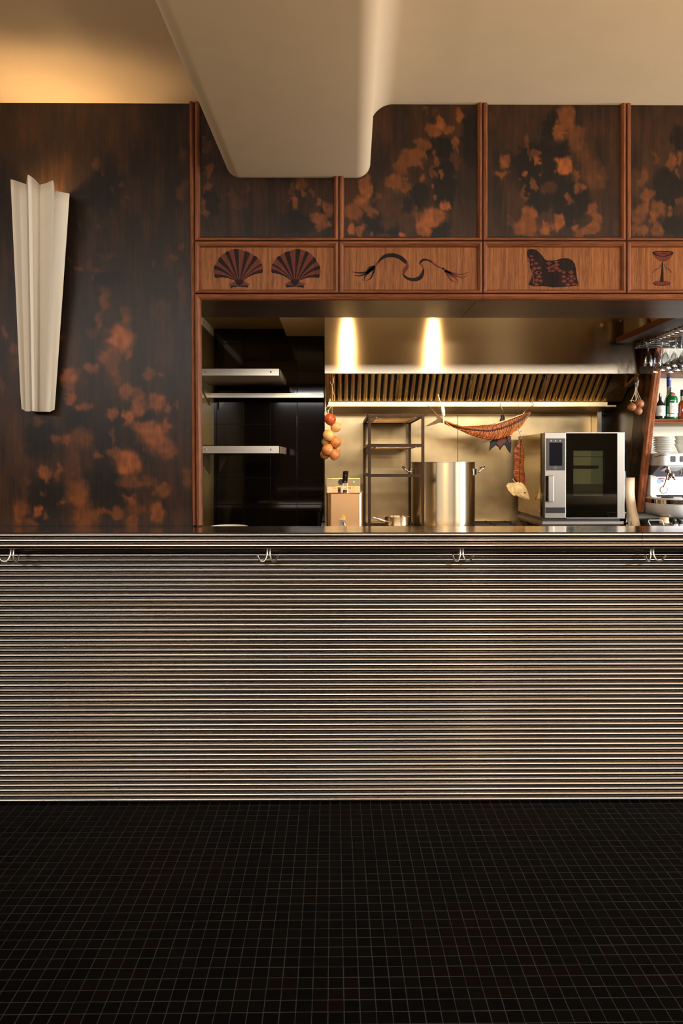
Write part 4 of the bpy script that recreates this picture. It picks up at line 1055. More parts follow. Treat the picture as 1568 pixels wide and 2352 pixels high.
for dx_ in (-10.5, 10.5):
    q = W(1275+dx_, 1074.5, Y0-.0025); m.box(q.x-.003, q.x+.003, Y0-.003, Y0-.002, q.z-.0005, q.z+.0005)
    if dx_ > 0: m.box(q.x-.0006, q.x+.0006, Y0-.003, Y0-.002, q.z-.003, q.z+.003)
link_mesh('menu_button', m, 'icon', cpn, smooth=0)
a = W(1252, 1093); b = W(1258, 1152); m = MB(); m.box(a.x, b.x+.004, Y0-.002, Y0+.001, b.z, a.z); link_mesh('handle_recess', m, 'screen', t, smooth=0)
a = W(1259.5, 1092.5, Y0-.04); b = W(1271.5, 1153, Y0-.04); m = MB(); m.box(a.x, b.x, Y0-.042, Y0-.028, b.z, a.z)
m.box(a.x+.005, b.x-.008, Y0-.03, Y0, a.z-.03, a.z-.012); m.box(a.x+.005, b.x-.008, Y0-.03, Y0, b.z+.012, b.z+.03); link_mesh('door_handle', m, 'oven', t, smooth=0, bevel=.003)
a = W(1252.5, 1165.5); b = W(1297, 1178.5); m = MB(); m.box(a.x, b.x, Y0-.002, Y0+.001, b.z, a.z); link_mesh('vent_cover', m, 'black', t, smooth=0)
# base: black plinth, tray and feet
a = P(1243, 1199, Y0-.01); b = P(1431, 1205, Y0-.01)
m = MB(); m.box(SXL+.01, B_.x-.02, Y0+.02, Y1-.02, WZ+.03, B_.z+.004); link_mesh('plinth', m, 'black', t, smooth=0)
m = MB(); m.box(SXL, P(1430, 1200, Y0).x, Y0-.012, Y0+.02, WZ+.045, WZ+.064); m.box(SXL, SXL+.012, Y0+.02, Y1+.01, WZ+.045, WZ+.064); link_mesh('drip_tray', m, 'oven', t, smooth=0, bevel=.001)
for x in (SXL+.04, B_.x-.06):
    for y in (Y0+.05, Y1-.07):
        m = MB(); m.lathe((x, y, WZ), [(.016, 0), (.016, .01), (.011, .014), (.011, .046)], 14); link_mesh('foot', m, 'black', t)
m = MB(); q = P(1420, 988, Y0+.2); m.box(q.x-.02, q.x+.018, Y0+.18, Y0+.24, A.z-.003, A.z+.014); link_mesh('vent_cap', m, 'black', t, smooth=0, bevel=.002)
for px in (1243.5, 1244):
    pass
# side rivets
for y_ in (1084, 1174):
    c = P(1244.5, y_, Y0+.026); m = MB(); m.lathe((SXL, Y0+.06, c.z), [(.004, .0005), (.0035, -.002), (.0005, -.003)], 10, 'x'); link_mesh('rivet', m, 'chrome', t)
# hose behind the oven and leaning boards
t = thing('hose', P(1440, 1205, 4.62), 'black hose looping down beside the oven', 'hose')
m = MB(); m.tube(smooth_path([P(1434, 1140, 4.66), P(1437, 1155, 4.66), P(1442, 1172, 4.64), P(1443, 1190, 4.62), P(1439, 1202, 4.6), P(1428, 1206.5, 4.58)], 5), .0058, 10); link_mesh('hose_tube', m, 'black', t)
def bent(name, label, pts, mat, Y, dy, lean):
    t = thing(name, P(pts[0][0], 1206, Y), label, 'board')
    m = MB(); rows = []
    for l, r, y in pts:
        rows.append([P(l, y, Y+lean*(1206-y)/100), P((l+r)/2, y, Y+lean*(1206-y)/100-.006), P(r, y, Y+lean*(1206-y)/100)])
    m.grid(rows); o = link_mesh('sheet', m, mat, t, smooth=60)
    md = o.modifiers.new('t', 'SOLIDIFY'); md.thickness = dy
bent('chopping_board', 'pale tan bent sheet standing between the oven and the slanting post', [(1437, 1457.5, 1097), (1434.5, 1457, 1110), (1435, 1456.5, 1130), (1437, 1458, 1145), (1441, 1461, 1165), (1446, 1465, 1185), (1451.5, 1470, 1205), (1453, 1471, 1220)], 'board', 4.47, .008, .02)
bent('paper_sheet', 'white curled sheet tucked beside the oven behind the tan board', [(1432, 1437, 1082), (1432, 1438, 1100), (1433, 1440, 1130), (1438, 1446, 1165), (1442, 1455, 1206), (1442, 1455, 1218)], 'white', 4.55, .004, .02)

# ================================================================== ONIONS
t = thing('onion_string', P(757, 858, YH-.012), 'string of golden onions hanging from steel hooks on the hood', 'onions')
YO2 = YH-.035
ons = [(757.8, 963, 13.3, 'onion_red', -.02), (771, 981, 12.2, 'onion_pale', 0), (754, 999.8, 13.2, 'onion_pale', -.02), (748.4, 1015, 10.5, 'onion_pale', .03), (770.6, 1015.4, 12.9, 'onion', -.01), (752, 1033, 13.3, 'onion', -.025), (768, 1044, 12.8, 'onion', -.01), (746, 1044, 11.3, 'onion', .03), (772.5, 1031, 9.5, 'onion_pale', .045)]
for px, py, r, mt_, dy in ons:
    c = P(px, py, YO2+dy); rr = r/F*YO2
    ax_ = Vector((random.uniform(-.5, .5), random.uniform(-.5, .2), random.choice([-1, 1])*random.uniform(.5, 1))).normalized()
    def f(d): return 1+.14*max(0, d.dot(ax_))**14+.05*max(0, -d.dot(ax_))**20+.012*math.sin(9*math.atan2(d.cross(ax_).x, d.cross(ax_).z+1e-6))
    m = MB(); m.sphere(c, rr, 24, 16, (1, 1, .97), f); link_mesh('onion', m, mt_, t, smooth=80)
m = MB(); m.tube(smooth_path([P(757, 948, YO2), P(764, 972, YO2+.01), P(762, 990, YO2+.01), P(761, 1010, YO2+.012), P(761, 1030, YO2+.012)], 4), .003, 6); link_mesh('braid', m, 'print_dark', t)
m = MB(); m.tube([P(762.5, 884, YO2+.005), P(762.5, 950, YO2)], .0011, 6)
m.tube(smooth_path([P(762, 886, YO2), P(765, 900, YO2), P(769.5, 914, YO2)], 3), .0011, 6); link_mesh('string', m, 'string', t)
m = MB()
m.tube(smooth_path([P(759, 860, YH-.004), P(762, 858.5, YH-.01), P(764, 866, YO2+.006), P(765.5, 876, YO2), P(763, 883.5, YO2), P(759.5, 881, YO2), P(758.5, 877, YO2)], 5), .0019, 8)
m.tube(smooth_path([P(753.5, 917, YO2+.01), P(756, 914, YO2), P(757.5, 919, YO2), P(753, 931, YO2), P(748, 939, YO2), P(750, 944, YO2), P(754.5, 942, YO2), P(760, 934, YO2)], 5), .0019, 8)
m.tube([P(754, 942, YO2), P(754, 952, YO2)], .0019, 6)
link_mesh('hook', m, 'wire', t)
YR = 4.40
t = thing('dried_bulbs', P(1460, 872, YR), 'three small brown dried bulbs hanging on string at the right end of the hood', 'bulbs')
for px, py, r, dy in ((1450.5, 935, 9.8, -.01), (1468, 927, 10.2, 0), (1465.5, 944, 9.2, -.012), (1474.5, 931, 7, .03)):
    c = P(px, py, YR+dy); rr = r/F*YR
    m = MB(); m.sphere(c, rr, 20, 14, (1, 1, .98), lambda d: 1+.15*max(0, d.z)**16); link_mesh('bulb', m, 'onion_dry', t, smooth=80)
m = MB()
for pts in ([(1459.5, 888), (1456, 905), (1450, 918), (1449, 926)], [(1460, 888), (1462, 905), (1466, 918)], [(1459.8, 888), (1464, 902), (1470, 915), (1472, 920)], [(1459.8, 888), (1459, 905), (1462, 920), (1464, 936)], [(1446, 921), (1452, 919), (1457, 922), (1461, 918)]):
    m.tube(smooth_path([P(x, y, YR-.005) for x, y in pts], 3), .0016, 6)
link_mesh('string', m, 'string', t)
m = MB(); m.tube(smooth_path([P(1461.5, 862, YR+.03), P(1460, 868, YR+.01), P(1458, 878, YR), P(1460, 887, YR), P(1463, 884, YR), P(1463.5, 880, YR)], 4), .0016, 8); link_mesh('hook', m, 'wire', t)

# ================================================================== DRIED FISH
YF = 4.70
def lens_body(name, T, up, lo, Yc, thick, mat, parent, n=40, ribs=0, ribamp=0, k=12):
    """closed body between an upper and a lower outline, oval in section; ribs = number of raised ribs"""
    U = smooth_path([Vector((x, y, 0)) for x, y in up], 8); Lw = smooth_path([Vector((x, y, 0)) for x, y in lo], 8)
    def at(path, f):
        i = f*(len(path)-1); a = int(i); b = min(a+1, len(path)-1); return path[a].lerp(path[b], i-a)
    m = MB(); rows = []
    for i in range(n+1):
        f = i/n; a, b = at(U, f), at(Lw, f); row = []
        th = thick*math.sin(math.pi*min(max(f*.92+.04, 0), 1))**.5
        for j in range(k*2):
            an = 2*math.pi*j/(2*k); v = (1-math.cos(an))/2; d = math.sin(an)
            q = a.lerp(b, v); (x, y), = T([(q.x, q.y)])
            rip = 1+(ribamp*math.sin(f*ribs*2*math.pi+v*3.0) if ribs else 0)
            row.append(P(x, y, Yc-d*th*rip))
        rows.append(row)
    m.grid(rows, True); m.add(rows[0]+rows[-1], [tuple(range(2*k))[::-1], tuple(range(2*k, 4*k))])
    return link_mesh(name, m, mat, parent, smooth=50)
def flat_part(name, T, pts, Yc, thick, mat, parent):
    m = MB(); q = [P(x, y, Yc) for x, y in T(pts)]; m.prism(q, (0, thick, 0)); return link_mesh(name, m, mat, parent, smooth=0, bevel=thick*.3)
def line_part(name, T, pts, Yc, r, mat, parent, n=4, seg=8):
    m = MB(); q = [P(x, y, Yc if not isinstance(Yc, list) else Yc[min(i, len(Yc)-1)]) for i, (x, y) in enumerate(T(pts))]
    m.tube(smooth_path(q, n), r, seg); return link_mesh(name, m, mat, parent, smooth=60)
T4 = lambda pts: cp(4.612, 960, 880, pts)
t = thing('dried_fish', P(1100, 960, YF), 'large amber dried fish split open and hung sideways under the hood', 'dried fish')
up = [(275, 398), (330, 410), (400, 438), (470, 455), (560, 452), (660, 448), (760, 440), (850, 412), (940, 385), (1030, 352), (1110, 325), (1190, 300)]
lo = [(280, 432), (330, 455), (400, 482), (460, 510), (540, 545), (640, 578), (740, 600), (840, 598), (930, 572), (1010, 530), (1090, 462), (1196, 322)]
body = lens_body('body', T4, up, lo, YF, .018, 'fish', t, 90, 34, .22)
# ribs and backbone standing proud
m = MB()
UPc = smooth_path([Vector((x, y, 0)) for x, y in up], 8); LOc = smooth_path([Vector((x, y, 0)) for x, y in lo], 8)
def att(path, f):
    i = f*(len(path)-1); a = int(i); b = min(a+1, len(path)-1); return path[a].lerp(path[b], i-a)
for i in range(36):
    f = .2+.77*i/35
    a = att(UPc, f).lerp(att(LOc, f), .42); b = att(LOc, min(f-.045+.02*math.sin(i), 1))
    pts = [a, a.lerp(b, .5)+Vector((7, 0, 0)), a.lerp(b, .93)]
    q = [P(*T4([(p.x, p.y)])[0], YF-.0195+.012*(u/2)**2) for u, p in enumerate(pts)]
    m.tube(smooth_path(q, 3), [.0021]*7, 5)
    a2 = att(UPc, f).lerp(att(LOc, f), .38); b2 = att(UPc, max(f-.03, 0))
    q = [P(*T4([(p.x, p.y)])[0], YF-.018+.009*u) for u, p in enumerate([a2, a2.lerp(b2, .85)])]
    m.tube(q, [.0015, .001], 5)
o = link_mesh('ribs', m, 'fish_rib', t); o['kind'] = 'stuff'
m = MB(); sp = []
for i in range(60):
    f = .1+.87*i/59; p = att(UPc, f).lerp(att(LOc, f), .40); sp.append(P(*T4([(p.x, p.y)])[0], YF-.02))
m.tube(sp, [.0042+.0018*(i % 2) for i in range(60)], 8); link_mesh('backbone', m, 'fish_spine', t)
flat_part('tail_fin', T4, [(78, 227), (100, 232), (150, 275), (200, 320), (235, 355), (270, 390), (290, 405), (275, 425), (230, 418), (170, 438), (120, 452), (72, 459), (130, 425), (185, 392), (200, 378), (188, 340), (150, 290), (115, 250)], YF-.004, .006, 'fish_fin', t)
flat_part('skin_flap', T4, [(545, 446), (600, 430), (680, 434), (760, 424), (740, 440), (640, 450), (560, 454)], YF-.012, .006, 'fish_pale', t)
flat_part('skin_flap', T4, [(770, 448), (850, 412), (950, 382), (1060, 340), (1150, 312), (1060, 350), (950, 392), (860, 424)], YF-.02, .004, 'fish_pale', t)
flat_part('skin_flap', T4, [(1180, 345), (1172, 372), (1110, 440), (1060, 480), (985, 570), (1000, 530), (1080, 455), (1150, 380)], YF-.01, .008, 'fish_pale', t)
flat_part('fin', T4, [(622, 640), (660, 618), (720, 602), (790, 596), (770, 615), (700, 632)], YF-.002, .004, 'fish_fin', t)
m = MB(); m.tube([P(x, y, YF-.022) for x, y in T4([(292, 400), (330, 420), (380, 436), (425, 440)])], [.004, .003, .004, .002], 6)
m.tube([P(x, y, YF-.022) for x, y in T4([(290, 415), (330, 448), (370, 468)])], [.003, .003, .002], 6); link_mesh('tail_sinew', m, 'fish_rib', t)
# fittings: bone tag and wire at the tail, S hook at the neck
flat_part('bone_tag', T4, [(238, 222), (262, 215), (278, 250), (286, 300), (285, 345), (262, 350), (250, 300)], YF-.03, .004, 'paper', t)
m = MB(); m.tube([P(x, y, YF-.032) for x, y in T4([(212, 120), (235, 210), (245, 250)])], [.0035, .003, .003], 6)
m.tube([P(x, y, YF-.03) for x, y in T4([(268, 345), (268, 425)])], .0035, 6); link_mesh('skewer', m, 'paper', t)
m = MB()
for yy in (312, 332):
    c = P(*T4([(265, yy)])[0], YF-.031); m.lathe(c, [(.0022, 0), (.0022, -.001)], 8, 'y')
link_mesh('tag_hole', m, 'black', t, smooth=0)
line_part('wire', T4, [(255, 215), (215, 200), (192, 215), (205, 255), (240, 280), (265, 400), (310, 385), (322, 365)], YF-.02, .001, 'wire', t)
line_part('hook', T4, [(1110, 322), (1140, 292), (1190, 262), (1218, 232), (1208, 204), (1185, 194), (1160, 204)], [YF-.01, YF, 4.745, 4.76, 4.765, 4.77, 4.79], .0024, 'wire', t)
# dark fish behind
YD = 4.79
t = thing('dried_fish', P(1150, 960, YD), 'small blackish dried fish hung head up behind the large amber one', 'dried fish')
lens_body('body', T4, [(858, 400), (862, 360), (888, 338), (915, 355), (918, 400), (930, 480), (960, 560), (980, 620)][::-1], [(858, 400), (856, 380), (870, 350), (880, 345), (862, 400), (850, 480), (815, 560), (775, 620)][::-1], YD, .02, 'fish_dark', t, 30)
flat_part('tail_fin', T4, [(765, 590), (800, 585), (900, 575), (970, 590), (988, 600), (986, 680), (978, 746), (945, 700), (925, 660), (905, 655), (880, 690), (868, 712), (855, 680), (825, 655), (795, 680), (770, 702), (748, 720), (762, 650)], YD-.012, .012, 'fish_dark', t)
flat_part('ragged_skin', T4, [(850, 590), (930, 580), (940, 625), (905, 640), (880, 665), (855, 690), (850, 660), (825, 640)], YD-.02, .006, 'fish', t)
flat_part('ragged_skin', T4, [(940, 560), (985, 560), (985, 620), (962, 640), (945, 600)], YD-.02, .006, 'fish', t)
line_part('hook', T4, [(905, 345), (900, 300), (880, 255), (874, 215), (890, 208)], [YD, YD-.01, YD-.02, 4.775, 4.785], .0018, 'wire', t)
# hanging small fish with the pale head
YQ = 4.66
t = thing('dried_fish', P(1190, 1000, YQ), 'small split dried fish hung by its tail with a pale head beside the oven', 'dried fish')
l_ = [(1078, 580), (1050, 650), (1008, 715), (1012, 790), (1020, 860), (1006, 940), (1018, 1000), (1062, 1055)]
r__ = [(1090, 580), (1108, 650), (1118, 715), (1126, 790), (1116, 860), (1126, 940), (1132, 1010), (1130, 1085)]
lens_body('body', T4, l_, r__, YQ, .012, 'fish', t, 60, 26, .25)
m = MB(); m.tube([P(*T4([(1084-14*i/24, 600+19*i)])[0], YQ-.0125) for i in range(25)], [.0022+.0014*(i % 2) for i in range(25)], 6); link_mesh('backbone', m, 'fish_spine', t)
m = MB()
for i in range(24):
    y = 640+17*i; w0 = 46-4*abs(i-10)*.4
    m.tube([P(*T4([(1082-14*i/24, y)])[0], YQ-.0125), P(*T4([(1082-14*i/24-w0, y-22)])[0], YQ-.007)], .0013, 5)
    m.tube([P(*T4([(1082-14*i/24, y)])[0], YQ-.0125), P(*T4([(1082-14*i/24+w0*.85, y-18)])[0], YQ-.007)], .0013, 5)
o = link_mesh('ribs', m, 'fish_rib', t); o['kind'] = 'stuff'
hd = lens_body('head', T4, [(1010, 1075), (1040, 1048), (1090, 1050), (1130, 1085), (1160, 1140), (1183, 1222)], [(1008, 1110), (1018, 1170), (1050, 1200), (1090, 1215), (1130, 1232), (1178, 1238)], YQ-.004, .02, 'fish_head', t, 24)
c = P(*T4([(1130, 1160)])[0], YQ-.026); m = MB(); m.sphere(c, .0052, 14, 10, (1, .5, 1)); link_mesh('eye', m, 'black', hd)
c = P(*T4([(1130, 1160)])[0], YQ-.0225); m = MB(); m.lathe(c, [(.0085, .003), (.0075, -.002), (.005, -.0025)], 16, 'y'); link_mesh('eye_ring', m, 'fish_pale', hd)
line_part('mouth_line', T4, [(1084, 1188), (1120, 1208), (1172, 1226)], [YQ-.0245, YQ-.022, YQ-.012], .0009, 'fish_spine', hd)
flat_part('gill_cover', T4, [(933, 1092), (955, 1060), (1000, 1055), (1035, 1050), (1018, 1100), (1015, 1150), (1035, 1190), (1010, 1198), (985, 1170), (950, 1135)], YQ-.008, .010, 'fish_head', t)
line_part('gill_edge', T4, [(932, 1098), (952, 1140), (985, 1178), (1015, 1196), (1036, 1192)], YQ-.01, .0032, 'fish', t)
line_part('fin_spine', T4, [(1000, 1012), (1015, 1035), (1040, 1062)], YQ-.012, .0028, 'fish_pale', t)
line_part('hook', T4, [(1100, 490), (1088, 512), (1070, 516), (1064, 500), (1070, 520), (1082, 545), (1090, 575), (1083, 592)], YQ-.002, .0022, 'wire', t)
line_part('hanging_wire', T4, [(1066, 505), (1064, 480), (1062, 440), (1062, 250), (1070, 200)], [YQ, YQ, YQ+.02, 4.77, 4.78], .001, 'wire', t)

# ================================================================== LEANING PARTITION AND BAR SHELVES
def lean(y, px_):                              # depth of a point on the plane X = XP seen at column px_
    return XP*F/(px_-772.0)
t = thing('slanting_partition', (XP, 4.5, 1.07), 'slanting dark burl board with orange oak front edge between kitchen and bar', 'partition')
fy = [(780, 1521.0, 1491), (855, 1512.0, 1484), (952, 1499, 1470), (1012, 1492, 1464), (1099, 1482, 1457.4), (1176, 1473, 1451)]
m = MB(); rows = []
for y, f_, b_ in fy:
    Yf = lean(y, f_); Yb = lean(y, b_)
    zf = P(f_, y, Yf).z; rows.append([Vector((XP-.012, Yf+.012, zf)), Vector((XP-.012, Yb+.06, zf)), Vector((XP+.012, Yb+.06, zf)), Vector((XP+.012, Yf+.012, zf))])
m.grid(rows, True); m.add(rows[0]+rows[-1], [(3, 2, 1, 0), (4, 5, 6, 7)]); link_mesh('board', m, 'burl_side', t, smooth=0)
m = MB(); rows = []
for y, f_, b_ in fy:
    Yf = lean(y, f_); zf = P(f_, y, Yf).z
    rows.append([Vector((XP-.020, Yf+.03, zf)), Vector((XP-.022, Yf+.006, zf)), Vector((XP-.014, Yf-.004, zf)), Vector((XP-.001, Yf-.004, zf)), Vector((XP+.000, Yf+.001, zf)), Vector((XP+.001, Yf-.004, zf)), Vector((XP+.014, Yf-.005, zf)), Vector((XP+.022, Yf+.004, zf)), Vector((XP+.022, Yf+.03, zf))])
m.grid(rows, True); n = 9; m.add(rows[0]+rows[-1], [tuple(range(n))[::-1], tuple(range(n, 2*n))]); link_mesh('edge_moulding', m, 'orange_edge', t, smooth=0)
X0b = XP+.026; X1b = 3.4; YW = 4.72
t = thing('bar_shelf', (2.4, 4.6, 1.63), 'red-brown moulded shelf carrying the liquor bottles', 'shelf')
zs1 = P(1530, 962, 4.44).z
m = MB(); m.box(X0b, X1b, 4.46, YW, zs1-.034, zs1); link_mesh('board', m, 'oak_h', t, smooth=0)
m = MB(); m.prism([(X0b, 4.46, zs1), (X0b, 4.445, zs1-.001), (X0b, 4.44, zs1-.010), (X0b, 4.446, zs1-.014), (X0b, 4.44, zs1-.018), (X0b, 4.443, zs1-.030), (X0b, 4.46, zs1-.034)], (X1b-X0b, 0, 0)); link_mesh('edge_moulding', m, 'oak_h', t, smooth=20)
t = thing('bar_shelf', (2.4, 4.6, 1.94), 'upper red-brown shelf edge just behind the hanging glasses', 'shelf')
zs2 = P(1530, 851, 4.44).z
m = MB(); m.box(X0b, X1b, 4.45, YW, zs2-.016, zs2); link_mesh('board', m, 'oak_h', t, smooth=0, bevel=.003)
# bottles
YBT = 4.55
def bottle(name, label, px, prof, mat, cap, extra=(), Y=YBT):
    """prof rows: (half width px, y px) from the shoulder down; every piece is a lathe"""
    base = P(px, 961, Y); base.z = zs1
    t = thing(name, base, label, 'bottle', 'liquor bottles on the bar shelf'); k = 1/F*Y
    def lz(y): return P(px, y, Y).z
    off = zs1-lz(prof[-1][1])
    L_ = [(r*k, lz(y)+off-zs1) for r, y in prof][::-1]
    L_ = [(.001, L_[0][1]+.0004)]+L_
    link_mesh('bottle_body', MB().lathe(base, L_, 28), mat, t, smooth=45)
    r, y0, y1, cm = cap
    link_mesh('cap', MB().lathe(base, [(r*k, lz(y1)+off-zs1), (r*k, lz(y0)+off-zs1+.001), (r*k*.9, lz(y0)+off-zs1+.002)], 20), cm, t, smooth=45)
    for nm, r, y0, y1, mm, a0, a1 in extra:
        m = MB(); rows = []
        for z in (lz(y1)+off, lz(y0)+off):
            rows.append([Vector((base.x+(r*k+.0007)*math.cos(math.radians(a)), base.y+(r*k+.0007)*math.sin(math.radians(a)), z)) for a in np.linspace(a0, a1, 14)])
        m.grid(rows); o = link_mesh(nm, m, mm, t, smooth=60, fixn=False)
    return t, base, off
b1, bb, off = bottle('liquor_bottle', 'squat dark bottle with a cork and a framed cream label, leftmost on the shelf', 1515.5, [(3.2, 903), (3.2, 914), (3.6, 916), (5, 919), (9.5, 925), (11, 930), (11.2, 957), (10.4, 960.5)], 'dark_bottle', (2.6, 899.5, 903, 'string'), [('label', 11.2, 928.5, 952, 'paper', -160, -20)])
def on_bottle(base, k_r, a, z): return Vector((base.x+k_r*math.cos(math.radians(a)), base.y+k_r*math.sin(math.radians(a)), z))
kk = 1/F*YBT
m = MB()
for rr_ in (5.6, 3.6):
    m.tube([on_bottle(bb, 11.2*kk+.0012, -85+math.degrees(rr_/11.2)*math.cos(q*math.pi/10), P(1515, 940, YBT).z+off+rr_*kk*math.sin(q*math.pi/10)) for q in range(20)], .0005, 4, closed=True)
m.tube([on_bottle(bb, 11.2*kk+.0012, -85+a, P(1515, 939.5+.8*((a//8) % 2), YBT).z+off) for a in (-12, -4, 4, 12)], .0009, 4)
m.tube([on_bottle(bb, 11.2*kk+.0012, a, P(1515, 931.3, YBT).z+off) for a in (-120, -100, -80, -60, -45)], .0008, 4)
link_mesh('label_print', m, 'print_dark', b1, smooth=0)
bottle('liquor_bottle', 'tall pale bottle with a dark blue capsule behind the green one', 1535.5, [(4.6, 882), (4.4, 890), (5, 900), (9, 912), (11, 920), (11, 960)], 'pale_bottle', (5, 861, 882, 'blue'), [('capsule_band', 5.1, 864, 866, 'silver', 0, 360)], 4.64)
b3, bb, off = bottle('liquor_bottle', 'green round-shouldered bottle with red seal and cream label', 1541.5, [(4.2, 897), (4.6, 900), (7, 903), (11, 906.5), (13.2, 911), (13.4, 918), (13, 925), (13.6, 932), (13.9, 957), (13, 960.5)], 'green', (5, 886.5, 897.5, 'silver'), [('label', 13.95, 922.5, 946.5, 'paper', -130, -30), ('silver_band', 13.95, 948, 954, 'silver', -160, -20)])
c = P(1546, 907.3, YBT-.028); m = MB(); m.lathe(c, [(.0145, .012), (.0145, 0), (.011, -.001), (.001, -.001)], 20, 'y'); link_mesh('seal', m, 'red', b3)
m = MB(); zz_ = P(1541, 932, YBT).z+off
m.tube([on_bottle(bb, 13.95*kk+.0015, -112+5*i, zz_+.0022*math.sin(i*1.9)+(.004 if i == 0 else 0)) for i in range(14)], .0006, 4)
for yy in (936, 939.5): m.tube([on_bottle(bb, 13.95*kk+.0012, -105+10*i, P(1541, yy, YBT).z+off) for i in range(5)], .0004, 4)
link_mesh('label_lettering', m, 'print_dark', b3, smooth=0)
bottle('liquor_bottle', 'amber bottle with a black cap at the right edge of the photo', 1568, [(5, 905), (5, 912), (6, 917), (11, 926), (12, 931), (12, 957), (11, 960.5)], 'amber', (5.8, 892, 906, 'black'), [('neck_glass', 5.6, 906, 925, 'pale_bottle', -180, 0)])
bottle('liquor_bottle', 'clear pale bottle beyond the amber one, just outside the photo', 1595, [(5, 890), (5, 905), (11, 920), (12, 957), (11, 960.5)], 'pale_bottle', (5.5, 880, 892, 'silver'))

# ================================================================== ESPRESSO MACHINE
YE = 4.34
def E(x, y, Y=YE): return P(x, y, Y)
mx0 = E(1519, 1050).x; mx1 = mx0+.72
# back counter that carries it
t = thing('back_bar', (2.3, 4.4, 0), 'black-topped back bar counter under the espresso machine', 'counter')
zbb = P(1530, 1203, 4.3).z
m = MB(); m.box(X0b-.03, XR_-.02, 4.06, YW-.005, zbb-.04, zbb); link_mesh('worktop', m, 'black', t, smooth=0)
m = MB(); m.box(X0b-.02, XR_-.02, 4.1, YW-.005, 0, zbb-.04); link_mesh('body', m, 'oak_v', t, smooth=0)
t = thing('espresso_machine', (mx0+.36, YE, zbb), 'pearl grey espresso machine at the right edge with plates on top', 'coffee machine')
z_t, z_h = E(1530, 1040.5).z, E(1530, 1071).z
m = MB(); rbox(m, mx0, mx1, YE, YW-.03, z_h, z_t, .03, 8); link_mesh('head', m, 'machine', t, smooth=50, bevel=.008)
# sloping underside
m = MB(); z1 = E(1530, 1096).z
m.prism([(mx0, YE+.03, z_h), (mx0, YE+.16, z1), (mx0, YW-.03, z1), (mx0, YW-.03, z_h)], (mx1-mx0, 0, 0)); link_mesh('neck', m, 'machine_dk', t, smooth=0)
# group recess plate
a, b = P(1525, 1071, YE+.03), P(1560, 1080, YE+.06)
m = MB(); m.prism([(a.x+.01, YE+.02, z_h-.001), (a.x+.13, YE+.02, z_h-.001), (a.x+.10, YE+.10, z_h-.03), (a.x+.0, YE+.10, z_h-.03)], (0, 0, -.004)); link_mesh('group_plate', m, 'machine', t, smooth=0)
# mirror backsplash and side cheek
m = MB(); a = P(1506, 1094, YE+.16); b = P(1568, 1137, YE+.16); m.box(a.x, mx1, YE+.16, YE+.19, b.z, a.z); bp = link_mesh('splash_plate', m, 'brightplate', t, smooth=0)
m = MB(); c_ = [P(1493.5, 1091, YE+.14), P(1507, 1094, YE+.14), P(1506, 1137, YE+.14), P(1509, 1144, YE+.14), P(1497.5, 1144, YE+.14), P(1493, 1137, YE+.14)]
m.prism(c_, (0, .06, 0)); link_mesh('side_cheek', m, 'machine', t, smooth=0, bevel=.003)
# decal: red lettering and a blue disc
YD_ = YE+.1585
c = P(1514.5, 1105.5, YD_); m = MB(); m.lathe(c, [(.014, .001), (.014, -.0005), (.0001, -.0005)], 20, 'y'); link_mesh('blue_disc', m, 'decal_blue', bp, smooth=0)
m = MB()
for st in ([(1512, 1097.5), (1512.3, 1100.5), (1514.5, 1100.5), (1515, 1097.8)], [(1516.3, 1100.8), (1516.5, 1097.6), (1518.2, 1098), (1517.5, 1100)], [(1519, 1101), (1519.2, 1097.6), (1521, 1099.5), (1522, 1097.6), (1522.6, 1101)], [(1523.4, 1101), (1524.6, 1097.5), (1526, 1101)],
           [(1519, 1103), (1520, 1106.5), (1521.2, 1103)], [(1522, 1106.6), (1522, 1103), (1523.6, 1104), (1522, 1105), (1524, 1106.6)]):
    m.tube([P(x, y, YD_-.0004) for x, y in st], .0011, 5)
link_mesh('red_lettering', m, 'decal_red', bp, smooth=0)
c = P(1524, 1125, YD_); m = MB(); m.tube([c+Vector((.022*math.cos(q*math.pi/14), 0, .022*math.sin(q*math.pi/14))) for q in range(28)], .0018, 6, closed=True); gr_ = link_mesh('pressure_gauge', m, 'copper', t)
m = MB(); m.lathe(c, [(.021, 0), (.021, -.001), (.0001, -.001)], 24, 'y'); link_mesh('dial', m, 'white', gr_, smooth=0)
m = MB(); m.tube([c+Vector((-.006, -.002, -.002)), c+Vector((.004, -.002, .008))], .0007, 4); link_mesh('needle', m, 'black', gr_, smooth=0)
# buttons on the head
for px in (1545.5, 1567):
    a = E(px-5.5, 1047.5, YE-.001); b = E(px+5.5, 1061, YE-.001)
    m = MB(); rbox2 = [(a.x, b.z+.004), (a.x+.003, b.z), (b.x-.003, b.z), (b.x, b.z+.004), (b.x, a.z-.004), (b.x-.003, a.z), (a.x+.003, a.z), (a.x, a.z-.004)]
    m.prism([(x, YE-.004, z) for x, z in rbox2], (0, .006, 0)); link_mesh('button', m, 'panelgrey', t, smooth=0, bevel=.001)
m = MB(); m.tube(smooth_path([P(1496, 1051.5, YE+.16), P(1508, 1048, YE+.05), P(1518, 1045.3, YE-.002), P(1532, 1045, YE-.003)], 4), .0016, 6); link_mesh('trim_line', m, 'black', t)
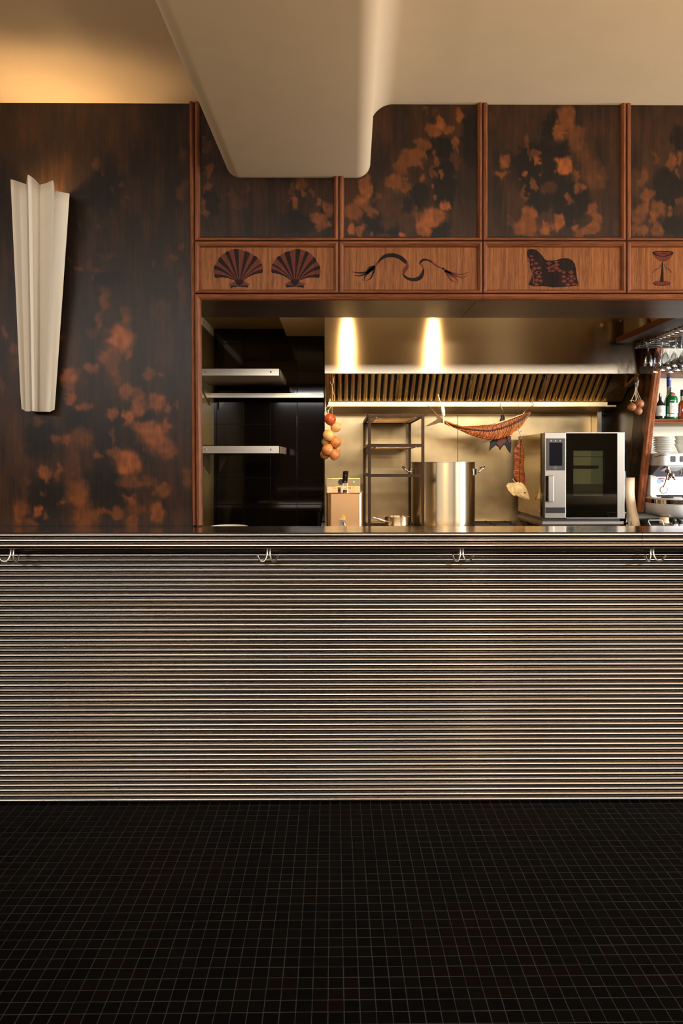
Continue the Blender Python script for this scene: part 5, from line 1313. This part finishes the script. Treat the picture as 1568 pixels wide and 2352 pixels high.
# steam wand
c = P(1534, 1083, YE+.02)
m = MB(); m.lathe(c, [(.017, -.006), (.017, .008), (.010, .012), (.008, .03)], 16)
m.tube(smooth_path([c+Vector((0, 0, 0)), P(1531.5, 1095, YE+.01), P(1528, 1107, YE+.0), P(1525, 1116, YE-.004)], 4), .0042, 10); link_mesh('steam_wand', m, 'copper', t)
m = MB(); q = P(1525.2, 1114, YE-.004); q2 = P(1524.5, 1120, YE-.004); m.tube([q, q2], [.0062, .0068], 12); link_mesh('wand_tip', m, 'wire', t)
# group head with spout
c = P(1541, 1095, YE+.05); m = MB(); m.lathe(c, [(.014, .02), (.022, .018), (.022, .004), (.012, 0)], 18)
for s in (-1, 1): m.tube(smooth_path([c+Vector((s*.004, 0, 0)), c+Vector((s*.014, -.003, -.006)), c+Vector((s*.021, -.004, -.02))], 3), [.006]*6+[.004], 8)
link_mesh('portafilter', m, 'copper', t)
m = MB(); c = P(1572, 1086, YE+.03); m.lathe(c, [(.03, -.01), (.03, .012), (.02, .02)], 20); link_mesh('group_head', m, 'chrome', t)
# drip tray, lower body
zA, zB_, zC_ = E(1530, 1144).z, E(1530, 1148).z, E(1530, 1157.5).z
lx = XP+.024
m = MB(); rbox(m, lx, mx1, YE-.06, YW-.03, zB_, zA, .14, 12); link_mesh('drip_tray', m, 'machine', t, smooth=50)
for px in (1532, 1580):
    c = P(px, 1143, YE+.04); m = MB(); m.lathe((c.x, c.y, zA), [(.034, 0), (.036, .004), (.030, .007), (.001, .0075)], 24); link_mesh('cup_stand', m, 'blackrough', t)
m = MB(); rbox(m, lx-.001, mx1, YE-.062, YW-.03, zC_, zB_-.001, .14, 12); link_mesh('tray_band', m, 'chrome', t, smooth=50)
m = MB(); rows = []
def ring2(x0, y0, r, z, n=8):
    out = []
    for (cx, cy, a0) in ((mx1-r, YW-.03-r, 0), (x0+r, YW-.03-r, 90), (x0+r, y0+r, 180), (mx1-r, y0+r, 270)):
        for k in range(n+1):
            an = math.radians(a0+90*k/n); out.append(Vector((cx+r*math.cos(an), cy+r*math.sin(an), z)))
    return out
for y, dx_, r in ((1157.8, .0, .13), (1166, .002, .13), (1176, .010, .13), (1184, .024, .12), (1189, .045, .11), (1191, .07, .10)):
    rows.append(ring2(lx+dx_, YE-.055+dx_, r, E(1530, y).z))
m.grid(rows, True); n = len(rows[0]); m.add(rows[0]+rows[-1], [tuple(range(n))[::-1], tuple(range(n, 2*n))]); link_mesh('lower_body', m, 'machine', t, smooth=50)
for x in (P(1525, 1195, YE+.04).x, mx1-.1):
    m = MB(); m.lathe((x, YE+.04, zbb), [(.03, 0), (.026, .012), (.026, E(1530, 1190).z-zbb+.003)], 18); link_mesh('foot', m, 'board', t)
# bits in the gap under the machine
t = thing('wire_rack', P(1505, 1200, 4.2), 'small bent white wire stand in front of the espresso machine', 'stand')
m = MB(); yq = 4.14
m.tube([P(1493.5, 1207.5, yq), P(1488, 1196.5, yq), P(1489.5, 1194.5, yq), P(1518.5, 1194.5, yq), P(1520.5, 1196, yq), P(1525, 1208.5, yq)], .0021, 8); link_mesh('wire_frame', m, 'white', t)
m = MB(); c1_, c2_ = P(1494.5, 1208, yq), P(1524.5, 1208, yq); m.box(c1_.x-.01, c2_.x+.01, yq-.01, yq+.05, zbb+.0, zbb+.006); link_mesh('wire_foot', m, 'blackrough', t, smooth=0)
for k, (px, rr_) in enumerate(((1548, 9), (1562, 10))):
    Yg = 4.2; c = P(px, 1200, Yg); c.z = zbb
    t = thing('coffee_tamper', c, ('left' if k == 0 else 'right')+' one of two dark and chrome round coffee tools under the espresso machine', 'coffee tool', 'coffee tools under the machine')
    kq = rr_/F*Yg
    m = MB(); m.lathe(c, [(kq, 0), (kq, .010), (kq*.5, .016), (kq*.3, .018)], 20); link_mesh('base_disc', m, 'chrome', t)
    m = MB(); m.lathe(c+Vector((0, 0, .0185)), [(kq*.3, 0), (kq*.62, .005), (kq*.5, .016), (.001, .018)], 16); link_mesh('grip', m, 'black', t)
t = thing('drip_mat', P(1470, 1204, 4.3), 'thin black tray beside the tan board', 'tray')
a = P(1451, 1204, 4.16); m = MB(); m.box(a.x, 1.885, 4.12, 4.3, .985, .991); m.box(a.x, a.x+.004, 4.12, 4.4, .991, .998); link_mesh('tray_body', m, 'black', t, smooth=0)
m = MB(); m.box(a.x+.002, a.x+.03, 4.25, 4.30, WZ+.001, .985); link_mesh('tray_foot', m, 'black', t, smooth=0)
t = thing('cup', P(1468, 1200, 4.62), 'small steel cup in the gap below the slanting post', 'cup')
c = P(1469, 1204, 4.62); c.z = WZ; c.x = min(c.x, 1.86)
m = MB(); m.lathe(c, [(.001, 0), (.02, 0), (.022, .01), (.024, .11), (.022, .11), (.02, .012), (.001, .01)], 24); link_mesh('cup_body', m, 'chrome', t, smooth=50)

# plates and cups on the machine
pc_ = P(1524, 1040, YE+.12); z0_ = z_t+.0006
zt_p = P(1524, 1005, YE+.12).z; npl = 9; dz_ = (zt_p-z0_)/npl
names_ = ['bottom', 'second', 'third', 'fourth', 'fifth', 'sixth', 'seventh', 'eighth', 'top']
proto = None
for k in range(npl):
    lab = 'white saucer stacked on the espresso machine, '+(names_[k]+(' one of the pile' if k in (0, 8) else ' from the bottom'))
    if proto is None:
        Rp = 23/F*(YE+.12)
        proto = thing('saucer', (pc_.x, YE+.12, z0_), lab, 'saucer', 'saucers stacked on the espresso machine')
        link_mesh('saucer_body', MB().lathe((pc_.x, YE+.12, z0_), [(Rp*.5, 0), (Rp*.55, .002), (Rp*.92, dz_*1.15), (Rp, dz_*1.35), (Rp, dz_*1.6), (Rp*.9, dz_*1.4), (Rp*.5, .005), (.001, .004)], 36), 'white', proto, smooth=50)
    else:
        o = copy_tree(proto); o.location = (pc_.x+random.uniform(-.002, .002), YE+.12+random.uniform(-.002, .002), z0_+dz_*k); o['label'] = lab
cx_, Yc_ = P(1573, 1040, YE+.14).x, YE+.14
for k in range(3):
    zb3 = z0_+k*.024; lab = ('lowest', 'middle', 'topmost')[k]+' of the white cups nested at the right edge on the espresso machine'
    kq = 1/F*Yc_; R0_ = 14*kq; R1_ = 24*kq
    t = thing('cup', (cx_, Yc_, zb3), lab, 'cup', 'white cups stacked on the espresso machine')
    link_mesh('cup_body', MB().lathe((cx_, Yc_, zb3), [(.001, 0), (R0_, 0), (R0_*1.1, .006), (R0_*1.35, .03), (R1_*.98, .058), (R1_*.95, .058), (R0_*1.28, .03), (R0_, .008), (.001, .007)], 36), 'white', t, smooth=50)

# ================================================================== HANGING SHELF, GLASS RACK, GLASSES
YN, YFa = 3.56, 4.40
a = P(1418, 787, YFa-.02); sxh = a.x
t = thing('hanging_shelf', (sxh+.4, 4.0, a.z), 'dark wooden overhead shelf at the right carrying a pan and a box', 'shelf')
m = MB(); m.box(sxh, 3.2, YN, YFa, a.z, a.z+.030); link_mesh('board', m, 'soffit', t, smooth=0)
m = MB(); m.box(sxh-.004, sxh+.0, YN, YFa, a.z-.001, a.z+.032); link_mesh('edge_strip', m, 'oak_y', t, smooth=0)
for y in (YN+.1, YFa-.06):
    m = MB(); m.tube([(sxh+.5, y, a.z+.03), (sxh+.5, y, zt)], .006, 8); link_mesh('hanging_rod', m, 'rack', t)
zsh = a.z+.0305
t = thing('steel_pan', (sxh+.12, 4.2, zsh), 'stainless pan with a knobbed handle on the overhead shelf', 'pan')
m = MB(); rbox(m, sxh+.012, sxh+.22, 4.06, 4.36, zsh, zsh+.13, .05, 8); link_mesh('pan_body', m, 'pot', t, smooth=50)
m = MB(); rbox(m, sxh+.006, sxh+.226, 4.054, 4.366, zsh+.13, zsh+.137, .054, 8); link_mesh('rim', m, 'pot', t, smooth=50)
m = MB(); q = Vector((sxh+.012, 4.30, zsh+.09)); m.tube([q, q+Vector((-.02, 0, .004)), q+Vector((-.028, 0, -.004))], [.004, .005, .008], 8); link_mesh('handle', m, 'chrome', t)
t = thing('cardboard_box', (sxh+.12, 3.84, zsh), 'small open brown cardboard box on the overhead shelf', 'box')
m = MB(); m.box(sxh+.02, sxh+.2, 3.76, 3.94, zsh, zsh+.11); link_mesh('box_body', m, 'card', t, smooth=0)
m = MB(); m.prism([(sxh+.02, 3.94, zsh+.0), (sxh+.02, 3.94, zsh+.11), (sxh+.0, 4.0, zsh+.12), (sxh+.004, 3.98, zsh+.06)], (.16, 0, 0)); link_mesh('flap', m, 'card', t, smooth=0)
m = MB(); m.box(sxh+.018, sxh+.0205, 3.83, 3.87, zsh+.07, zsh+.078); link_mesh('hand_hole', m, 'black', t, smooth=0)
# rack of chromed wire
gx = P(1462.5, 800, 4.30).x; zlo = P(1462.5, 800, 4.30).z; zhi = P(1462.5, 790.5, 4.30).z
t = thing('glass_rack', (gx+.2, 4.0, a.z), 'chromed wire stemware rack hung under the overhead shelf', 'glass rack')
m = MB()
for x in (gx, gx+.62):
    link_mesh('side_rail', MB().box(x-.002, x+.002, 3.62, 4.31, zhi-.002, zhi+.003).box(x-.002, x+.002, 3.62, 4.31, zlo-.003, zlo+.002), 'rack', t, smooth=0)
y = 4.295; wires = []
while y > 3.62:
    m = MB()
    m.tube([(gx-.004, y, zhi), (gx-.004, y, zlo)], .0022, 6)
    m.tube(smooth_path([(gx+.02, y-.022, zhi), (gx-.002, y-.018, zhi+.004), (gx-.002, y, zhi+.006), (gx+.02, y+.002, zhi)], 3), .0022, 6)
    m.tube(smooth_path([(gx+.62, y-.006, zlo), (gx+.02, y-.006, zlo), (gx-.006, y-.011, zlo), (gx+.02, y-.026, zlo), (gx+.62, y-.026, zlo)], 3), .0022, 6)
    o = link_mesh('wire_channel', m, 'chrome', t); y -= .047
for y in (3.7, 4.2):
    for x in (gx, gx+.62):
        m = MB(); m.tube([(x, y, zhi), (x, y, a.z)], .003, 6); link_mesh('hanger', m, 'rack', t)
# stemware hung upside down; foot sits on the wires
def stem_glass(name, label, x, y, R_, hb, hs, grp, lip):
    z = zlo+.0045; t = thing(name, (x, y, z), label, 'glass', grp); c = Vector((x, y, z))
    w = .0011
    outp = [(.030, .0), (.030, .0015), (.004, .0), (.0030, -.006), (.0028, -hs), (.006, -hs-.004)]
    n = 9; bo = []; bi = []
    for i in range(1, n+1):
        f_ = i/n
        r = R_*math.sin(min(f_*1.55, 1.57))**.75 if lip == 'coupe' else R_*(math.sin(math.pi*min(f_*.62+.02, 1))**.7)
        bo.append((max(r, .006), -hs-.004-hb*f_)); bi.append((max(r-w, .004), -hs-.006-hb*f_*.985+.001))
    prof_ = [(.001, .0022), (.030, .0015), (.030, .0), (.004, -.0015)]+outp[3:]+bo+bi[::-1]+[(.001, -hs-.0085)]
    m = MB(); m.lathe(c, prof_, 24, cap=False); link_mesh('glass_body', m, 'clear', t, smooth=50); return t
g1 = 'wine glasses hanging in the rack'; g2 = 'coupe glasses hanging in the rack'
pos_t = [(1485, 4.27), (1506, 4.27), (1524, 4.27), (1544, 4.27), (1563, 4.27), (1583, 4.27)]
lb = ['leftmost wine glass hanging in the rack in front of the hood corner', 'second wine glass from the left in the back row of the rack', 'third wine glass from the left in the back row of the rack', 'fourth wine glass from the left in the back row of the rack', 'fifth wine glass from the left in the back row of the rack', 'wine glass at the right end of the back row, beyond the photo edge']
for k, (px, y) in enumerate(pos_t):
    stem_glass('wine_glass', lb[k], P(px, 800, y).x, y-.02, .0255, .084, .030, g1, 'tulip')
pos_c = [(1516, 4.12), (1532, 4.03), (1547, 3.94), (1561, 3.85), (1551, 4.12), (1567, 4.03), (1583, 3.94), (1586, 4.12)]
lc = ['lowest long-stemmed coupe at the left of the front row', 'second long-stemmed coupe of the front row from the left', 'third long-stemmed coupe of the front row from the left', 'fourth coupe of the front row, nearest the right photo edge', 'coupe just right of the leftmost coupe, one row behind it', 'coupe of the second row close to the right photo edge', 'coupe of the second row outside the right photo edge', 'coupe at the far right of the rack outside the photo']
for k, (px, y) in enumerate(pos_c):
    stem_glass('coupe_glass', lc[k], P(px, 790, y).x, y-.02, .046, .05, .115, g2, 'coupe')
